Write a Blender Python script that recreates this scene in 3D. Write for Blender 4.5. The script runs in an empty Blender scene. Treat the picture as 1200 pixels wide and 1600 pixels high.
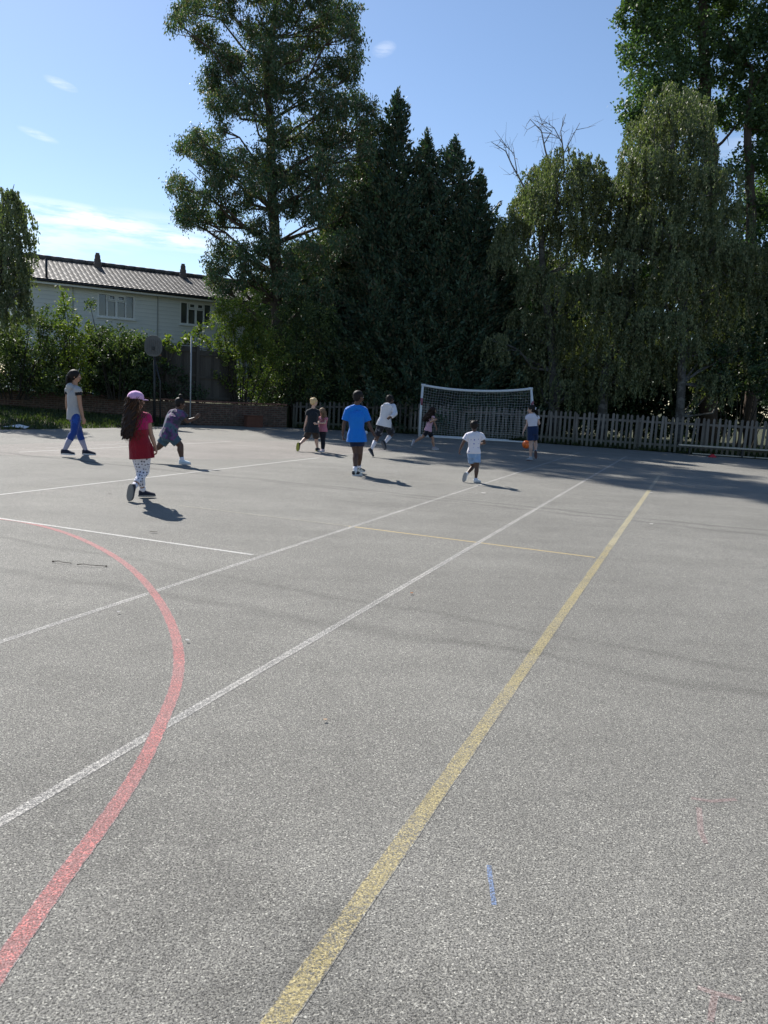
import bpy, bmesh, math, random
import numpy as np
from mathutils import Vector, Matrix, noise as mnoise

C = bpy.context.scene.collection
R = math.radians
random.seed(7)

# ---------------------------------------------------------------- camera
CAM_H, FPX, PITCH, ROLL = 1.4, 1200.0, R(8.57), R(3.03)
fw = np.array([0, math.cos(PITCH), -math.sin(PITCH)])
_r0 = np.array([1, 0, 0.]); _u0 = np.array([0, math.sin(PITCH), math.cos(PITCH)])
rt = math.cos(ROLL)*_r0 + math.sin(ROLL)*_u0
up = -math.sin(ROLL)*_r0 + math.cos(ROLL)*_u0
cam_d = bpy.data.cameras.new("camera"); cam = bpy.data.objects.new("camera", cam_d); C.objects.link(cam)
cam_d.sensor_fit = 'VERTICAL'; cam_d.sensor_height = 36.0; cam_d.lens = FPX/1600*36
cam_d.clip_start = 0.05; cam_d.clip_end = 2000
M = Matrix(((rt[0], up[0], -fw[0], 0), (rt[1], up[1], -fw[1], 0), (rt[2], up[2], -fw[2], CAM_H), (0, 0, 0, 1)))
cam.matrix_world = M
bpy.context.scene.camera = cam

# ---------------------------------------------------------------- sky and sun
SUN_AZ, SUN_EL = R(-34), R(41.5)          # azimuth from +Y, clockwise positive
SKY_STRENGTH, SUN_STRENGTH, EXPOSURE = 0.088, 5.0, 0.66
scn = bpy.context.scene
scn.view_settings.view_transform = 'Standard'; scn.view_settings.look = 'None'
scn.view_settings.exposure = EXPOSURE; scn.view_settings.gamma = 1.0; scn.view_settings.use_curve_mapping = False
world = bpy.data.worlds.new("World"); scn.world = world; world.use_nodes = True

class N:
    """small node-tree helper"""
    def __init__(s, tree): s.t = tree
    def n(s, kind, ins=None, **props):
        nd = s.t.nodes.new(kind)
        for k, v in props.items(): setattr(nd, k, v)
        for k, v in (ins or {}).items():
            sock = nd.inputs[k]
            if isinstance(v, bpy.types.NodeSocket): s.t.links.new(v, sock)
            else: sock.default_value = v
        return nd
    def m(s, op, a, b=None, c=None, clamp=False):
        ins = {0: a}
        if b is not None: ins[1] = b
        if c is not None: ins[2] = c
        nd = s.n('ShaderNodeMath', ins, operation=op); nd.use_clamp = clamp
        return nd.outputs[0]
    def mix(s, f, a, b, mode='MIX'):
        nd = s.n('ShaderNodeMix', None, data_type='RGBA', blend_type=mode)
        for k, v in ((0, f), (6, a), (7, b)):
            if isinstance(v, bpy.types.NodeSocket): s.t.links.new(v, nd.inputs[k])
            else: nd.inputs[k].default_value = v
        return nd.outputs[2]
    def noise(s, vec, scale, detail=3, rough=.5, out=0, **kw):
        nd = s.n('ShaderNodeTexNoise', {'Scale': scale, 'Detail': detail, 'Roughness': rough})
        if vec is not None: s.t.links.new(vec, nd.inputs['Vector'])
        return nd.outputs[out]
    def voro(s, vec, scale, feature='F1', out='Color', rnd=1.0):
        nd = s.n('ShaderNodeTexVoronoi', {'Scale': scale, 'Randomness': rnd}, feature=feature)
        if vec is not None: s.t.links.new(vec, nd.inputs['Vector'])
        return nd.outputs[out]
    def ramp(s, f, stops, interp='LINEAR'):
        nd = s.n('ShaderNodeValToRGB', {0: f}); cr = nd.color_ramp; cr.interpolation = interp
        while len(cr.elements) < len(stops): cr.elements.new(0.5)
        for e, (p, c) in zip(cr.elements, stops):
            e.position = p; e.color = c if len(c) == 4 else (*c, 1)
        return nd.outputs[0]
    def pos(s): return s.n('ShaderNodeNewGeometry').outputs['Position']
    def obj(s): return s.n('ShaderNodeTexCoord').outputs['Object']
    def map(s, vec, scale=(1, 1, 1), rot=(0, 0, 0), loc=(0, 0, 0)):
        return s.n('ShaderNodeMapping', {'Vector': vec, 'Scale': scale, 'Rotation': rot, 'Location': loc}).outputs[0]
    def sep(s, vec): return s.n('ShaderNodeSeparateXYZ', {0: vec}).outputs

def c4(c): return (*c, 1) if len(c) == 3 else c

wt = world.node_tree; wt.nodes.clear(); w = N(wt)
sky = w.n('ShaderNodeTexSky', None, sky_type='NISHITA')
sky.sun_disc = False; sky.sun_elevation = SUN_EL; sky.sun_rotation = SUN_AZ
sky.altitude = 50; sky.air_density = 1.0; sky.dust_density = 0.2; sky.ozone_density = 2.2
gdir = w.n('ShaderNodeTexCoord').outputs['Generated']
sx, sy, sz = w.sep(gdir)[0:3]
az = w.m('ARCTAN2', sx, sy); el = w.m('ARCSINE', sz)
cm = w.n('ShaderNodeCombineXYZ', {0: az, 1: el, 2: 0.0}).outputs[0]
wisp = w.noise(w.map(cm, (16, 95, 1), (0, 0, R(-4))), 1.0, 6, .62)
def cloud_mask(a0, e0, ra, re, tilt=0.0):
    da = w.m('SUBTRACT', az, R(a0)); de = w.m('SUBTRACT', w.m('SUBTRACT', el, R(e0)), w.m('MULTIPLY', da, tilt))
    q = w.m('ADD', w.m('POWER', w.m('ABSOLUTE', w.m('DIVIDE', da, R(ra))), 2.0), w.m('POWER', w.m('ABSOLUTE', w.m('DIVIDE', de, R(re))), 2.0))
    return w.m('SUBTRACT', 1.0, q, clamp=True)
masks = None
def _dir(px, py):
    d = (px-600)/FPX*rt - (py-800)/FPX*up + fw; d /= np.linalg.norm(d)
    return math.degrees(math.atan2(d[0], d[1])), math.degrees(math.asin(d[2]))
for px, py, ra, re, tl, st in ((155, 350, 6.8, 1.1, -.10, 1.0), (265, 372, 4.5, .8, -.1, .8), (300, 362, 7, 1.0, -.08, .3), (95, 131, 1.1, .32, -.2, .5), (60, 211, 1.3, .28, -.2, .5), (600, 77, .9, .5, 0.2, .32), (-60, 340, 12, 2.2, 0, .7), (1500, 200, 14, 2, 0, .7), (-700, 300, 20, 3, 0, .6)):
    a_, e_ = _dir(px, py)
    mk = w.m('MULTIPLY', cloud_mask(a_, e_, ra, re, tl), st)
    masks = mk if masks is None else w.m('MAXIMUM', masks, mk)
cl = w.m('MULTIPLY', w.m('MULTIPLY', masks, w.ramp(wisp, [(.38, (0, 0, 0)), (.56, (1, 1, 1))])), .8)
skyc = w.mix(1.0, sky.outputs[0], (.97, .985, 1.02, 1), 'MULTIPLY')
col = w.mix(cl, skyc, (9.0, 9.2, 9.5, 1))
bg = w.n('ShaderNodeBackground', {0: col, 1: SKY_STRENGTH})
wo = w.n('ShaderNodeOutputWorld', {0: bg.outputs[0]})

sun_d = bpy.data.lights.new("sun", 'SUN'); sun_d.energy = SUN_STRENGTH; sun_d.angle = R(0.53); sun_d.color = (1, .955, .89)
sun = bpy.data.objects.new("sun", sun_d); C.objects.link(sun)
SUNV = Vector((math.sin(SUN_AZ)*math.cos(SUN_EL), math.cos(SUN_AZ)*math.cos(SUN_EL), math.sin(SUN_EL)))
sun.rotation_euler = (-SUNV).to_track_quat('-Z', 'Y').to_euler()
sun.location = SUNV*60

# ---------------------------------------------------------------- surveying: sight lines to real positions
def ray(x, y): return (x-600)/FPX*rt - (y-800)/FPX*up + fw
def G(x, y, z=0.0):
    d = ray(x, y); p = d*((z-CAM_H)/d[2]); return Vector((p[0], p[1], z))
def P(x, y, Y):
    d = ray(x, y); p = d*(Y/d[1]); return Vector((p[0], p[1], p[2]+CAM_H))

# ---------------------------------------------------------------- object helpers
def tag(o, label=None, cat=None, group=None, kind=None):
    if label: o['label'] = label
    if cat: o['category'] = cat
    if group: o['group'] = group
    if kind: o['kind'] = kind
    return o
def empty(name, loc=(0, 0, 0), rz=0):
    o = bpy.data.objects.new(name, None); C.objects.link(o); o.location = loc; o.rotation_euler = (0, 0, rz); o.empty_display_size = .2
    return o
def link(name, me, mat, parent=None, smooth=False):
    o = bpy.data.objects.new(name, me); C.objects.link(o)
    if mat is not None and not me.materials: me.materials.append(mat)
    if smooth: me.polygons.foreach_set('use_smooth', [True]*len(me.polygons))
    if parent is not None:
        o.parent = parent
        o.matrix_parent_inverse = Matrix.Translation(-Vector(parent.location)) if parent.rotation_euler[2] == 0 and parent.parent is None else Matrix.Identity(4)
    return o
def mesh_np(name, V, Fc, n):
    """V (k,3), Fc (m,n) faces of n corners"""
    V = np.asarray(V, np.float32); Fc = np.asarray(Fc, np.int32)
    me = bpy.data.meshes.new(name)
    me.vertices.add(len(V)); me.vertices.foreach_set('co', V.ravel())
    me.loops.add(Fc.size); me.loops.foreach_set('vertex_index', Fc.ravel())
    me.polygons.add(len(Fc)); me.polygons.foreach_set('loop_start', np.arange(0, Fc.size, n, dtype=np.int32))
    me.update(calc_edges=True); return me
class MB:
    """collects pieces of one part"""
    def __init__(s): s.v = []; s.f = []
    def add(s, vs, fs):
        b = len(s.v); s.v += [tuple(v) for v in vs]; s.f += [tuple(i+b for i in f) for f in fs]; return s
    def box(s, c, size, X=(1, 0, 0), Y=None, Z=(0, 0, 1)):
        X = Vector(X).normalized(); Z = Vector(Z).normalized(); Yv = Vector(Y).normalized() if Y else Z.cross(X).normalized()
        c = Vector(c); hx, hy, hz = size[0]/2, size[1]/2, size[2]/2; vs = []
        for i in (-1, 1):
            for j in (-1, 1):
                for k in (-1, 1): vs.append(c + X*hx*i + Yv*hy*j + Z*hz*k)
        return s.add(vs, [(0, 1, 3, 2), (4, 6, 7, 5), (0, 4, 5, 1), (2, 3, 7, 6), (0, 2, 6, 4), (1, 5, 7, 3)])
    def tube(s, pts, rad, k=8, cap=True, round_=False):
        pts = [Vector(p) for p in pts]; rad = list(rad) if hasattr(rad, '__len__') else [rad]*len(pts)
        if round_:
            a = (pts[0]-pts[1]).normalized(); b = (pts[-1]-pts[-2]).normalized(); r0, r1 = rad[0], rad[-1]
            pre = [(pts[0]+a*r0*q, r0*w_) for q, w_ in ((.98, .12), (.8, .6), (.45, .89))]
            post = [(pts[-1]+b*r1*q, r1*w_) for q, w_ in ((.45, .89), (.8, .6), (.98, .12))]
            pts = [p for p, _ in pre]+pts+[p for p, _ in post]; rad = [r for _, r in pre]+rad+[r for _, r in post]
        n = len(pts); vs = []; prev = None
        for i, p in enumerate(pts):
            t = (pts[min(i+1, n-1)]-pts[max(i-1, 0)])
            t = t.normalized() if t.length > 1e-9 else Vector((0, 0, 1))
            if prev is None:
                a = Vector((1, 0, 0)) if abs(t.x) < .8 else Vector((0, 1, 0)); u_ = t.cross(a).normalized()
            else:
                u_ = (prev - t*prev.dot(t)); u_ = u_.normalized() if u_.length > 1e-6 else t.orthogonal().normalized()
            prev = u_; v_ = t.cross(u_)
            for j in range(k):
                an = 2*math.pi*j/k; vs.append(p + (u_*math.cos(an)+v_*math.sin(an))*rad[i])
        fs = [(i*k+j, i*k+(j+1) % k, (i+1)*k+(j+1) % k, (i+1)*k+j) for i in range(n-1) for j in range(k)]
        if cap: fs += [tuple(range(k))[::-1], tuple(range((n-1)*k, n*k))]
        return s.add(vs, fs)
    def ell(s, c, rads, axes=None, k=14, m=9):
        c = Vector(c); X, Y, Z = axes if axes else (Vector((1, 0, 0)), Vector((0, 1, 0)), Vector((0, 0, 1)))
        vs = []
        for i in range(1, m):
            ph = math.pi*i/m
            for j in range(k):
                th = 2*math.pi*j/k
                vs.append(c + X*rads[0]*math.sin(ph)*math.cos(th) + Y*rads[1]*math.sin(ph)*math.sin(th) + Z*rads[2]*math.cos(ph))
        t = len(vs); vs += [c+Z*rads[2], c-Z*rads[2]]
        fs = [((i)*k+j, (i+1)*k+j, (i+1)*k+(j+1) % k, i*k+(j+1) % k) for i in range(m-2) for j in range(k)]
        fs += [(t, j, (j+1) % k) for j in range(k)] + [(t+1, (m-2)*k+(j+1) % k, (m-2)*k+j) for j in range(k)]
        return s.add(vs, fs)
    def loft(s, rings, k=20):
        """rings: (centre, X axis, Y axis, rx, ry)"""
        vs = []
        for c, X, Y, a, b in rings:
            for j in range(k):
                th = 2*math.pi*j/k; ct, st = math.cos(th), math.sin(th); e = .85
                vs.append(Vector(c) + X*a*math.copysign(abs(ct)**e, ct) + Y*b*math.copysign(abs(st)**e, st))
        n = len(rings)
        fs = [(i*k+j, i*k+(j+1) % k, (i+1)*k+(j+1) % k, (i+1)*k+j) for i in range(n-1) for j in range(k)]
        fs += [tuple(range(k))[::-1], tuple(range((n-1)*k, n*k))]
        return s.add(vs, fs)
    def mesh(s, name):
        me = bpy.data.meshes.new(name); me.from_pydata(s.v, [], s.f); me.update(); return me
    def build(s, name, mat, parent=None, smooth=False, bevel=0):
        me = s.mesh(name); o = link(name, me, mat, parent, smooth)
        if bevel:
            b = o.modifiers.new('bevel', 'BEVEL'); b.width = bevel; b.segments = 2; b.limit_method = 'ANGLE'
        return o
    def blend(s, name, mat, parent, vox, it=3):
        """fuse the pieces into one continuous skin"""
        me = s.mesh(name+'_raw')
        bm = bmesh.new(); bm.from_mesh(me); bmesh.ops.recalc_face_normals(bm, faces=bm.faces[:]); bm.to_mesh(me); bm.free()
        t = bpy.data.objects.new('tmp', me); C.objects.link(t)
        rm = t.modifiers.new('r', 'REMESH'); rm.mode = 'VOXEL'; rm.voxel_size = vox; rm.adaptivity = 0
        sm = t.modifiers.new('s', 'SMOOTH'); sm.iterations = it; sm.factor = .5
        dg = bpy.context.evaluated_depsgraph_get(); dg.update()
        out = bpy.data.meshes.new_from_object(t.evaluated_get(dg))
        bpy.data.objects.remove(t); bpy.data.meshes.remove(me); out.name = name; out.materials.clear()
        return link(name, out, mat, parent, True)

# ---------------------------------------------------------------- materials
MATS = {}
def material(name, fn, **kw):
    if name in MATS: return MATS[name]
    m = bpy.data.materials.new(name); m.use_nodes = True; t = m.node_tree; t.nodes.clear(); n = N(t)
    bs = n.n('ShaderNodeBsdfPrincipled'); out = n.n('ShaderNodeOutputMaterial', {0: bs.outputs[0]})
    fn(n, bs, out); MATS[name] = m; return m
def setp(n, bs, **k):
    names = dict(col='Base Color', rough='Roughness', metal='Metallic', spec='Specular IOR Level', normal='Normal', alpha='Alpha')
    for a, v in k.items():
        s_ = bs.inputs[names.get(a, a)]
        if isinstance(v, bpy.types.NodeSocket): n.t.links.new(v, s_)
        else: s_.default_value = c4(v) if a == 'col' else v
def bump(n, h, dist=.01, strength=1.0, normal=None):
    ins = {'Height': h, 'Distance': dist, 'Strength': strength}
    if normal is not None: ins['Normal'] = normal
    return n.n('ShaderNodeBump', ins).outputs[0]

def simple(name, col, rough=.6, var=.15, scale=8, spec=.4, bmp=0.0, bscale=60, metal=0):
    def fn(n, bs, out):
        p = n.obj(); f = n.noise(p, scale, 4, .6)
        a = tuple(c*(1-var) for c in col); b = tuple(min(1, c*(1+var)) for c in col)
        setp(n, bs, col=n.mix(f, c4(a), c4(b)), rough=rough, spec=spec, metal=metal)
        if bmp: setp(n, bs, normal=bump(n, n.noise(p, bscale, 3), bmp))
    return material(name, fn)

def asphalt_nodes(n):
    p = n.pos(); pj = n.map(p, (1, 1, 0.0))
    d1 = n.n('ShaderNodeTexVoronoi', {'Scale': 212.0, 'Vector': pj}, feature='F1')
    rnd = n.sep(d1.outputs['Color'])[0]
    d2 = n.n('ShaderNodeTexVoronoi', {'Scale': 430.0, 'Vector': pj}, feature='F1')
    rnd2 = n.sep(d2.outputs['Color'])[1]
    stone = n.ramp(rnd, [(0, (.045, .044, .043)), (.35, (.082, .081, .078)), (.62, (.125, .122, .118)), (.86, (.158, .156, .144)), (.955, (.24, .237, .22)), (1, (.36, .355, .33))])
    fine = n.ramp(rnd2, [(0, (.05, .05, .05)), (.7, (.13, .129, .122)), (.95, (.18, .178, .165)), (1, (.33, .32, .30))])
    edge = n.m('MULTIPLY', d1.outputs['Distance'], 1.25, clamp=True)
    c = n.mix(.42, stone, fine)
    pit = n.noise(pj, 175, 2, .6)
    gap = n.ramp(pit, [(.36, (.28, .28, .28)), (.50, (1, 1, 1)), (.66, (1.0, 1.0, 1.0)), (.74, (1.5, 1.5, 1.5))])
    c = n.mix(1.0, c, gap, 'MULTIPLY')
    # worn and stained areas
    b1 = n.noise(pj, .42, 5, .6); b2 = n.noise(pj, 3.1, 4, .65)
    b3 = n.noise(n.map(pj, (.35, 1.9, 1), (0, 0, R(24))), 1.0, 4, .6)
    tone = n.m('ADD', n.m('ADD', n.m('MULTIPLY', b1, .55), n.m('MULTIPLY', b2, .28)), n.m('MULTIPLY', b3, .35))
    tone = n.m('ADD', n.m('MULTIPLY', n.m('SUBTRACT', tone, .59), 1.3), 1.12)
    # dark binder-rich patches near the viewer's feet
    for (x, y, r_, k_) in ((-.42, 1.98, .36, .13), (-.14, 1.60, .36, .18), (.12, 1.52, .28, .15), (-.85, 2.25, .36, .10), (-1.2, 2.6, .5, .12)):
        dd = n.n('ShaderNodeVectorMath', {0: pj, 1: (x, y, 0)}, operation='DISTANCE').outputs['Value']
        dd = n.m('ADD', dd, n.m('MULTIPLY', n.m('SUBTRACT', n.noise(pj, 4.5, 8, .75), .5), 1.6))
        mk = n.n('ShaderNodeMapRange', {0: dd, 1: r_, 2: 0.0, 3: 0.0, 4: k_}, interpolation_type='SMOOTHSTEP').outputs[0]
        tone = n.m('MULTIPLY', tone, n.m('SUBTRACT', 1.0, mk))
    # long seams between laid strips
    for (ax, ay, bx, by, wd, k_) in ((.9, 10.9, 9.6, 7.4, .12, .30), (-1.5, 5.0, 6.5, 2.15, .11, .22), (-4.2, 12.9, 3.2, 9.6, .09, .28), (-4, 6.9, 1.5, 4.4, .09, .18)):
        dx, dy = bx-ax, by-ay; L = math.hypot(dx, dy); nx, ny = -dy/L, dx/L
        wob = n.m('MULTIPLY', n.m('SUBTRACT', n.noise(pj, .9, 3), .5), .5)
        dd = n.m('ADD', n.n('ShaderNodeVectorMath', {0: pj, 1: (nx, ny, 0)}, operation='DOT_PRODUCT').outputs['Value'], wob)
        dd = n.m('ABSOLUTE', n.m('SUBTRACT', dd, nx*ax+ny*ay))
        mk = n.n('ShaderNodeMapRange', {0: dd, 1: 0.0, 2: wd, 3: k_, 4: 0.0}, interpolation_type='SMOOTHSTEP').outputs[0]
        mk = n.m('MULTIPLY', mk, n.noise(pj, 1.3, 3))
        tone = n.m('MULTIPLY', tone, n.m('SUBTRACT', 1.0, n.m('MULTIPLY', mk, 1.6)))
    hgt = n.m('ADD', n.m('MULTIPLY', pit, 2.0), n.m('MULTIPLY', rnd, .8))
    return pj, c, tone, hgt, rnd, rnd2
def mulf(n, c, f):
    return n.n('ShaderNodeVectorMath', {0: c, 'Scale': f}, operation='SCALE').outputs[0]
ASPH_GAIN = 1.72
def asphalt(name, tint=(1, 1, 1), gain=1.0):
    def fn(n, bs, out):
        pj, c, tone, h, r1, r2 = asphalt_nodes(n)
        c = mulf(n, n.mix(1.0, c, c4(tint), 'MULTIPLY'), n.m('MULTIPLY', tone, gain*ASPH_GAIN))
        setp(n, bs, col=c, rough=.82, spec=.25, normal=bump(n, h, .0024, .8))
    return material(name, fn)
def paint(name, col, wear, fade=.5, hole=.5, streak=False):
    def fn(n, bs, out):
        pj, c, tone, h, r1, r2 = asphalt_nodes(n)
        a = mulf(n, c, n.m('MULTIPLY', tone, ASPH_GAIN))
        wn = n.m('ADD', n.m('MULTIPLY', n.noise(pj, 2.3, 4, .6), .6), n.m('ADD', n.m('MULTIPLY', r1, .38), n.m('MULTIPLY', n.noise(pj, 210, 2), .42)))
        mk = n.n('ShaderNodeMapRange', {0: wn, 1: hole-.13, 2: hole+.13, 3: 1.0, 4: 0.0}).outputs[0]
        mk = n.m('MULTIPLY', n.m('SUBTRACT', 1.0, n.m('MULTIPLY', mk, wear)), fade, clamp=True)
        ux = n.sep(n.n('ShaderNodeUVMap').outputs[0])[0]
        ed = n.m('ADD', n.m('ABSOLUTE', n.m('SUBTRACT', ux, .5)), n.m('MULTIPLY', n.m('SUBTRACT', n.noise(pj, 75, 3, .7), .5), .22))
        mk = n.m('MULTIPLY', mk, n.n('ShaderNodeMapRange', {0: ed, 1: .40, 2: .49, 3: 1.0, 4: 0.0}).outputs[0])
        if streak:
            uvx = n.sep(n.n('ShaderNodeUVMap').outputs[0])[0]
            mid = n.m('ABSOLUTE', n.m('SUBTRACT', uvx, .5))
            st = n.n('ShaderNodeMapRange', {0: mid, 1: .05, 2: .30, 3: .45, 4: 1.0}).outputs[0]
            mk = n.m('MULTIPLY', mk, st)
        pc = n.mix(n.noise(pj, 160, 3), c4(tuple(x*.8 for x in col)), c4(tuple(min(1, x*1.12) for x in col)))
        pc = mulf(n, pc, n.m('ADD', n.m('MULTIPLY', r1, .25), .85))
        lum = n.m('ADD', n.m('MULTIPLY', n.sep(c)[1], 3.6), .55)
        pc = mulf(n, pc, n.m('MINIMUM', lum, 1.2))
        setp(n, bs, col=n.mix(mk, a, pc), rough=.8, spec=.25, normal=bump(n, h, .0018, .7))
    return material(name, fn)

# ---------------------------------------------------------------- ground
def grass_ground(n, bs, out):
    p = n.pos(); f = n.noise(p, .8, 5, .65); g = n.noise(p, 22, 4, .7)
    c = n.mix(g, (.018, .03, .010, 1), (.075, .085, .03, 1)); c = n.mix(n.ramp(f, [(.45, (0, 0, 0)), (.62, (1, 1, 1))]), c, (.06, .045, .028, 1))
    setp(n, bs, col=c, rough=.9, spec=.2, normal=bump(n, g, .03))
earth = material('rough_grass_and_earth', grass_ground)
def sheet(name, pts, z, mat, kind='structure'):
    me = bpy.data.meshes.new(name); me.from_pydata([(p[0], p[1], z) for p in pts], [], [tuple(range(len(pts)))]); me.update()
    if me.polygons[0].normal.z < 0: me.flip_normals()
    o = link(name, me, mat); o['kind'] = kind; return o
sheet('ground', [(-500, -400), (500, -400), (500, 900), (-500, 900)], -.03, earth)
edge = [G(0, 671.5), G(60, 671), G(130, 669.5), G(200, 668), G(250, 666.5)]
asph_poly = [(-22, -8), (24, -8), (24, 21.2), (16.5, 23.62), (12.3, 25.37), (8.9, 26.8), (5.5, 28.2), (.8, 30.15), (-3.9, 29.85), (-7, 27.85), (-8.1, 26.6)] + \
            [(p.x, p.y) for p in edge[::-1]] + [(-15, 14), (-22, 9)]
sheet('playground_asphalt', asph_poly, 0, asphalt('asphalt', (1.02, 1.0, .94)))
pt_ = [G(-150, 716), G(0, 711), G(90, 713), G(250, 717), G(420, 718), G(500, 714.5), G(560, 709), G(640, 700), G(560, 694), G(430, 689), G(300, 687), G(130, 690), G(-150, 700)]
sheet('resurfaced_asphalt', [(p.x, p.y) for p in pt_], .0009, asphalt('asphalt_resurfaced', (1.06, .99, .94), 1.08))

def strip(name, pts, width, mat, z=.008):
    z = .0005+(z-.007)*.3 + (.0012 if name.startswith('far') or name.startswith('faint') else 0)   # thin coats of paint
    pts = [Vector((p[0], p[1], 0)) for p in pts]; n = len(pts); vs = []; dist = 0; uv = []
    for i, p in enumerate(pts):
        t = (pts[min(i+1, n-1)]-pts[max(i-1, 0)]).normalized(); s_ = Vector((-t.y, t.x, 0))
        wd = width*(1+.05*math.sin(i*2.1)); vs += [p+s_*wd/2, p-s_*wd/2]
        if i: dist += (p-pts[i-1]).length
        uv += [(0, dist), (1, dist)]
    me = bpy.data.meshes.new(name); me.from_pydata([(v.x, v.y, z) for v in vs], [], [(2*i+1, 2*i+3, 2*i+2, 2*i) for i in range(n-1)]); me.update()
    if me.polygons[0].normal.z < 0: me.flip_normals()
    ul = me.uv_layers.new(name='UVMap')
    for lp in me.loops: ul.data[lp.index].uv = uv[lp.vertex_index]
    o = link(name, me, mat); o['kind'] = 'structure'; return o
def seg(a, b, n=24): a = Vector(a); b = Vector(b); return [a.lerp(b, i/n) for i in range(n+1)]
WHITE = paint('white_line_paint', (.62, .59, .53), .8, .78, .76, streak=True)
WHITE2 = paint('fresh_white_line_paint', (.70, .68, .63), .4, .95, .80)
FAINT = paint('faint_white_line_paint', (.6, .57, .54), .6, .62, .7)
YEL = paint('worn_yellow_paint', (.42, .34, .135), .85, .70, .66)
YEL2 = paint('yellow_paint', (.66, .50, .20), .25, .9, .95)
YELF = paint('faint_yellow_paint', (.62, .56, .38), .55, .55, .95)
REDP = paint('red_line_paint', (.64, .135, .12), .65, .82, .86)
a = G(0, 1003); b = G(905, 707); d_ = (b-a).normalized()
strip('white_court_line', seg(a-d_*3, b, 60), .048, WHITE)
a = G(0, 1285); b = G(980, 712); d_ = (b-a).normalized()
strip('white_touch_line', seg(a-d_*2, b, 60), .05, WHITE, .0085)
a = G(430, 1600); b = G(1015, 765); d_ = (b-a).normalized()
mid_ = a.lerp(b, .52); YELM = paint('pale_yellow_paint', (.46, .40, .23), .8, .70, .60)  # far half of the line in a paler, less saturated yellow
strip('yellow_line', seg(a-d_*2, mid_, 40), .070, YEL, .009); strip('yellow_line', seg(mid_, b, 30), .074, YELM, .009)
strip('faint_yellow_line', seg(b, b+d_*3.2, 16), .07, YELF, .009)
strip('thin_yellow_line', seg(G(545, 822), G(930, 871), 24), .036, YEL2, .0075)
strip('faint_yellow_cross_line', seg(G(280, 790), G(545, 822), 20), .036, YELF, .0075)
a = G(395, 867); b = G(0, 810); strip('white_cross_line', seg(a, b+(b-a).normalized()*3, 30), .045, WHITE2, .0105)
strip('far_white_line', seg(G(0, 773)+(G(0, 773)-G(500, 715)).normalized()*3, G(500, 715), 40), .05, WHITE2, .0078)
strip('far_white_line', seg(G(500, 715)+Vector((.3, .9, 0)), G(660, 699), 20), .045, FAINT, .0078)
strip('far_cross_line', seg(G(30, 706.5), G(360, 690), 20), .05, WHITE2, .0082)
strip('far_cross_line', seg(G(70, 700), G(210, 692), 12), .045, FAINT, .0082)
strip('far_corner_line', seg(G(360, 695), G(480, 703.5), 12), .045, FAINT, .0086)
strip('far_corner_line', seg(G(560, 690), G(760, 702), 12), .045, FAINT, .0086)
arc_px = [(-60, 806), (0, 810), (45, 817), (90, 828), (125, 841), (160, 858), (187, 874), (210, 892), (233, 916), (250, 940), (263, 963), (272, 985), (278, 1008), (280, 1030), (279, 1050), (275, 1072), (266, 1098), (255, 1122), (241, 1155), (224, 1191), (198, 1234), (170, 1275), (136, 1322), (100, 1368), (52, 1436), (0, 1513), (-60, 1600)]
g = np.array([[G(*q).x, G(*q).y] for q in arc_px])
Am = np.c_[2*g, np.ones(len(g))]; cx, cy, cc = np.linalg.lstsq(Am, (g**2).sum(1), rcond=None)[0]; rr = math.sqrt(cc+cx*cx+cy*cy)
# the painted curve wanders a little from a true circle, keep its own shape
gs = [Vector((x, y, 0)) for x, y in g]; sm = []
for i in range(len(gs)-1):
    p0, p1, p2, p3 = gs[max(i-1, 0)], gs[i], gs[i+1], gs[min(i+2, len(gs)-1)]
    for k in range(5):
        t = k/5; sm.append(.5*((2*p1)+(p2-p0)*t+(2*p0-5*p1+4*p2-p3)*t*t+(3*p1-p0-3*p2+p3)*t**3))
for _ in range(14): sm = [sm[0]]+[(sm[i-1]+2*sm[i]+sm[i+1])/4 for i in range(1, len(sm)-1)]+[sm[-1]]
strip('red_arc_line', sm, .062, REDP, .0095)
BLUECH = paint('blue_chalk', (.10, .20, .42), .95, .60, .6)
REDCH = paint('red_chalk', (.36, .20, .17), .97, .32, .085)
strip('blue_chalk_mark', [G(764, 1352), G(765, 1366), G(768, 1384), G(770, 1400), G(772, 1414)], .016, BLUECH)
strip('red_chalk_mark', [G(1090, 1543), G(1120, 1553), G(1158, 1562)], .018, REDCH)
strip('red_chalk_mark', [G(1118, 1550), G(1114, 1570), G(1110, 1596)], .018, REDCH, .0076)
strip('red_chalk_mark', [G(1080, 1247), G(1110, 1252), G(1150, 1249)], .022, REDCH, .0072)
strip('red_chalk_mark', [G(1092, 1262), G(1095, 1300), G(1103, 1318)], .022, REDCH, .0074)

# ---------------------------------------------------------------- terrace, brick wall, grass bank
WL = [Vector((-24, 29.6, 0)), Vector((-17, 28.9, 0)), Vector((-7.1, 28.05, 0)), Vector((-3.95, 29.95, 0))]
def brick_mat(n, bs, out):
    p = n.obj()
    br = n.n('ShaderNodeTexBrick', {'Vector': n.n('ShaderNodeUVMap').outputs[0], 'Color1': (.11, .042, .032, 1), 'Color2': (.07, .030, .026, 1), 'Mortar': (.16, .14, .12, 1), 'Scale': 1.0, 'Mortar Size': .008, 'Brick Width': .225, 'Row Height': .075})
    f = n.noise(p, 1.7, 5, .65); g = n.noise(p, 9, 4)
    c = n.mix(n.m('MULTIPLY', f, .7), br.outputs[0], (.07, .075, .05, 1)); c = n.mix(n.ramp(g, [(.5, (0, 0, 0)), (.75, (.55, .55, .55))]), c, (.26, .17, .13, 1))
    setp(n, bs, col=c, rough=.9, spec=.2, normal=bump(n, br.outputs[1], -.006))
BRICK = material('old_brick', brick_mat)
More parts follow.
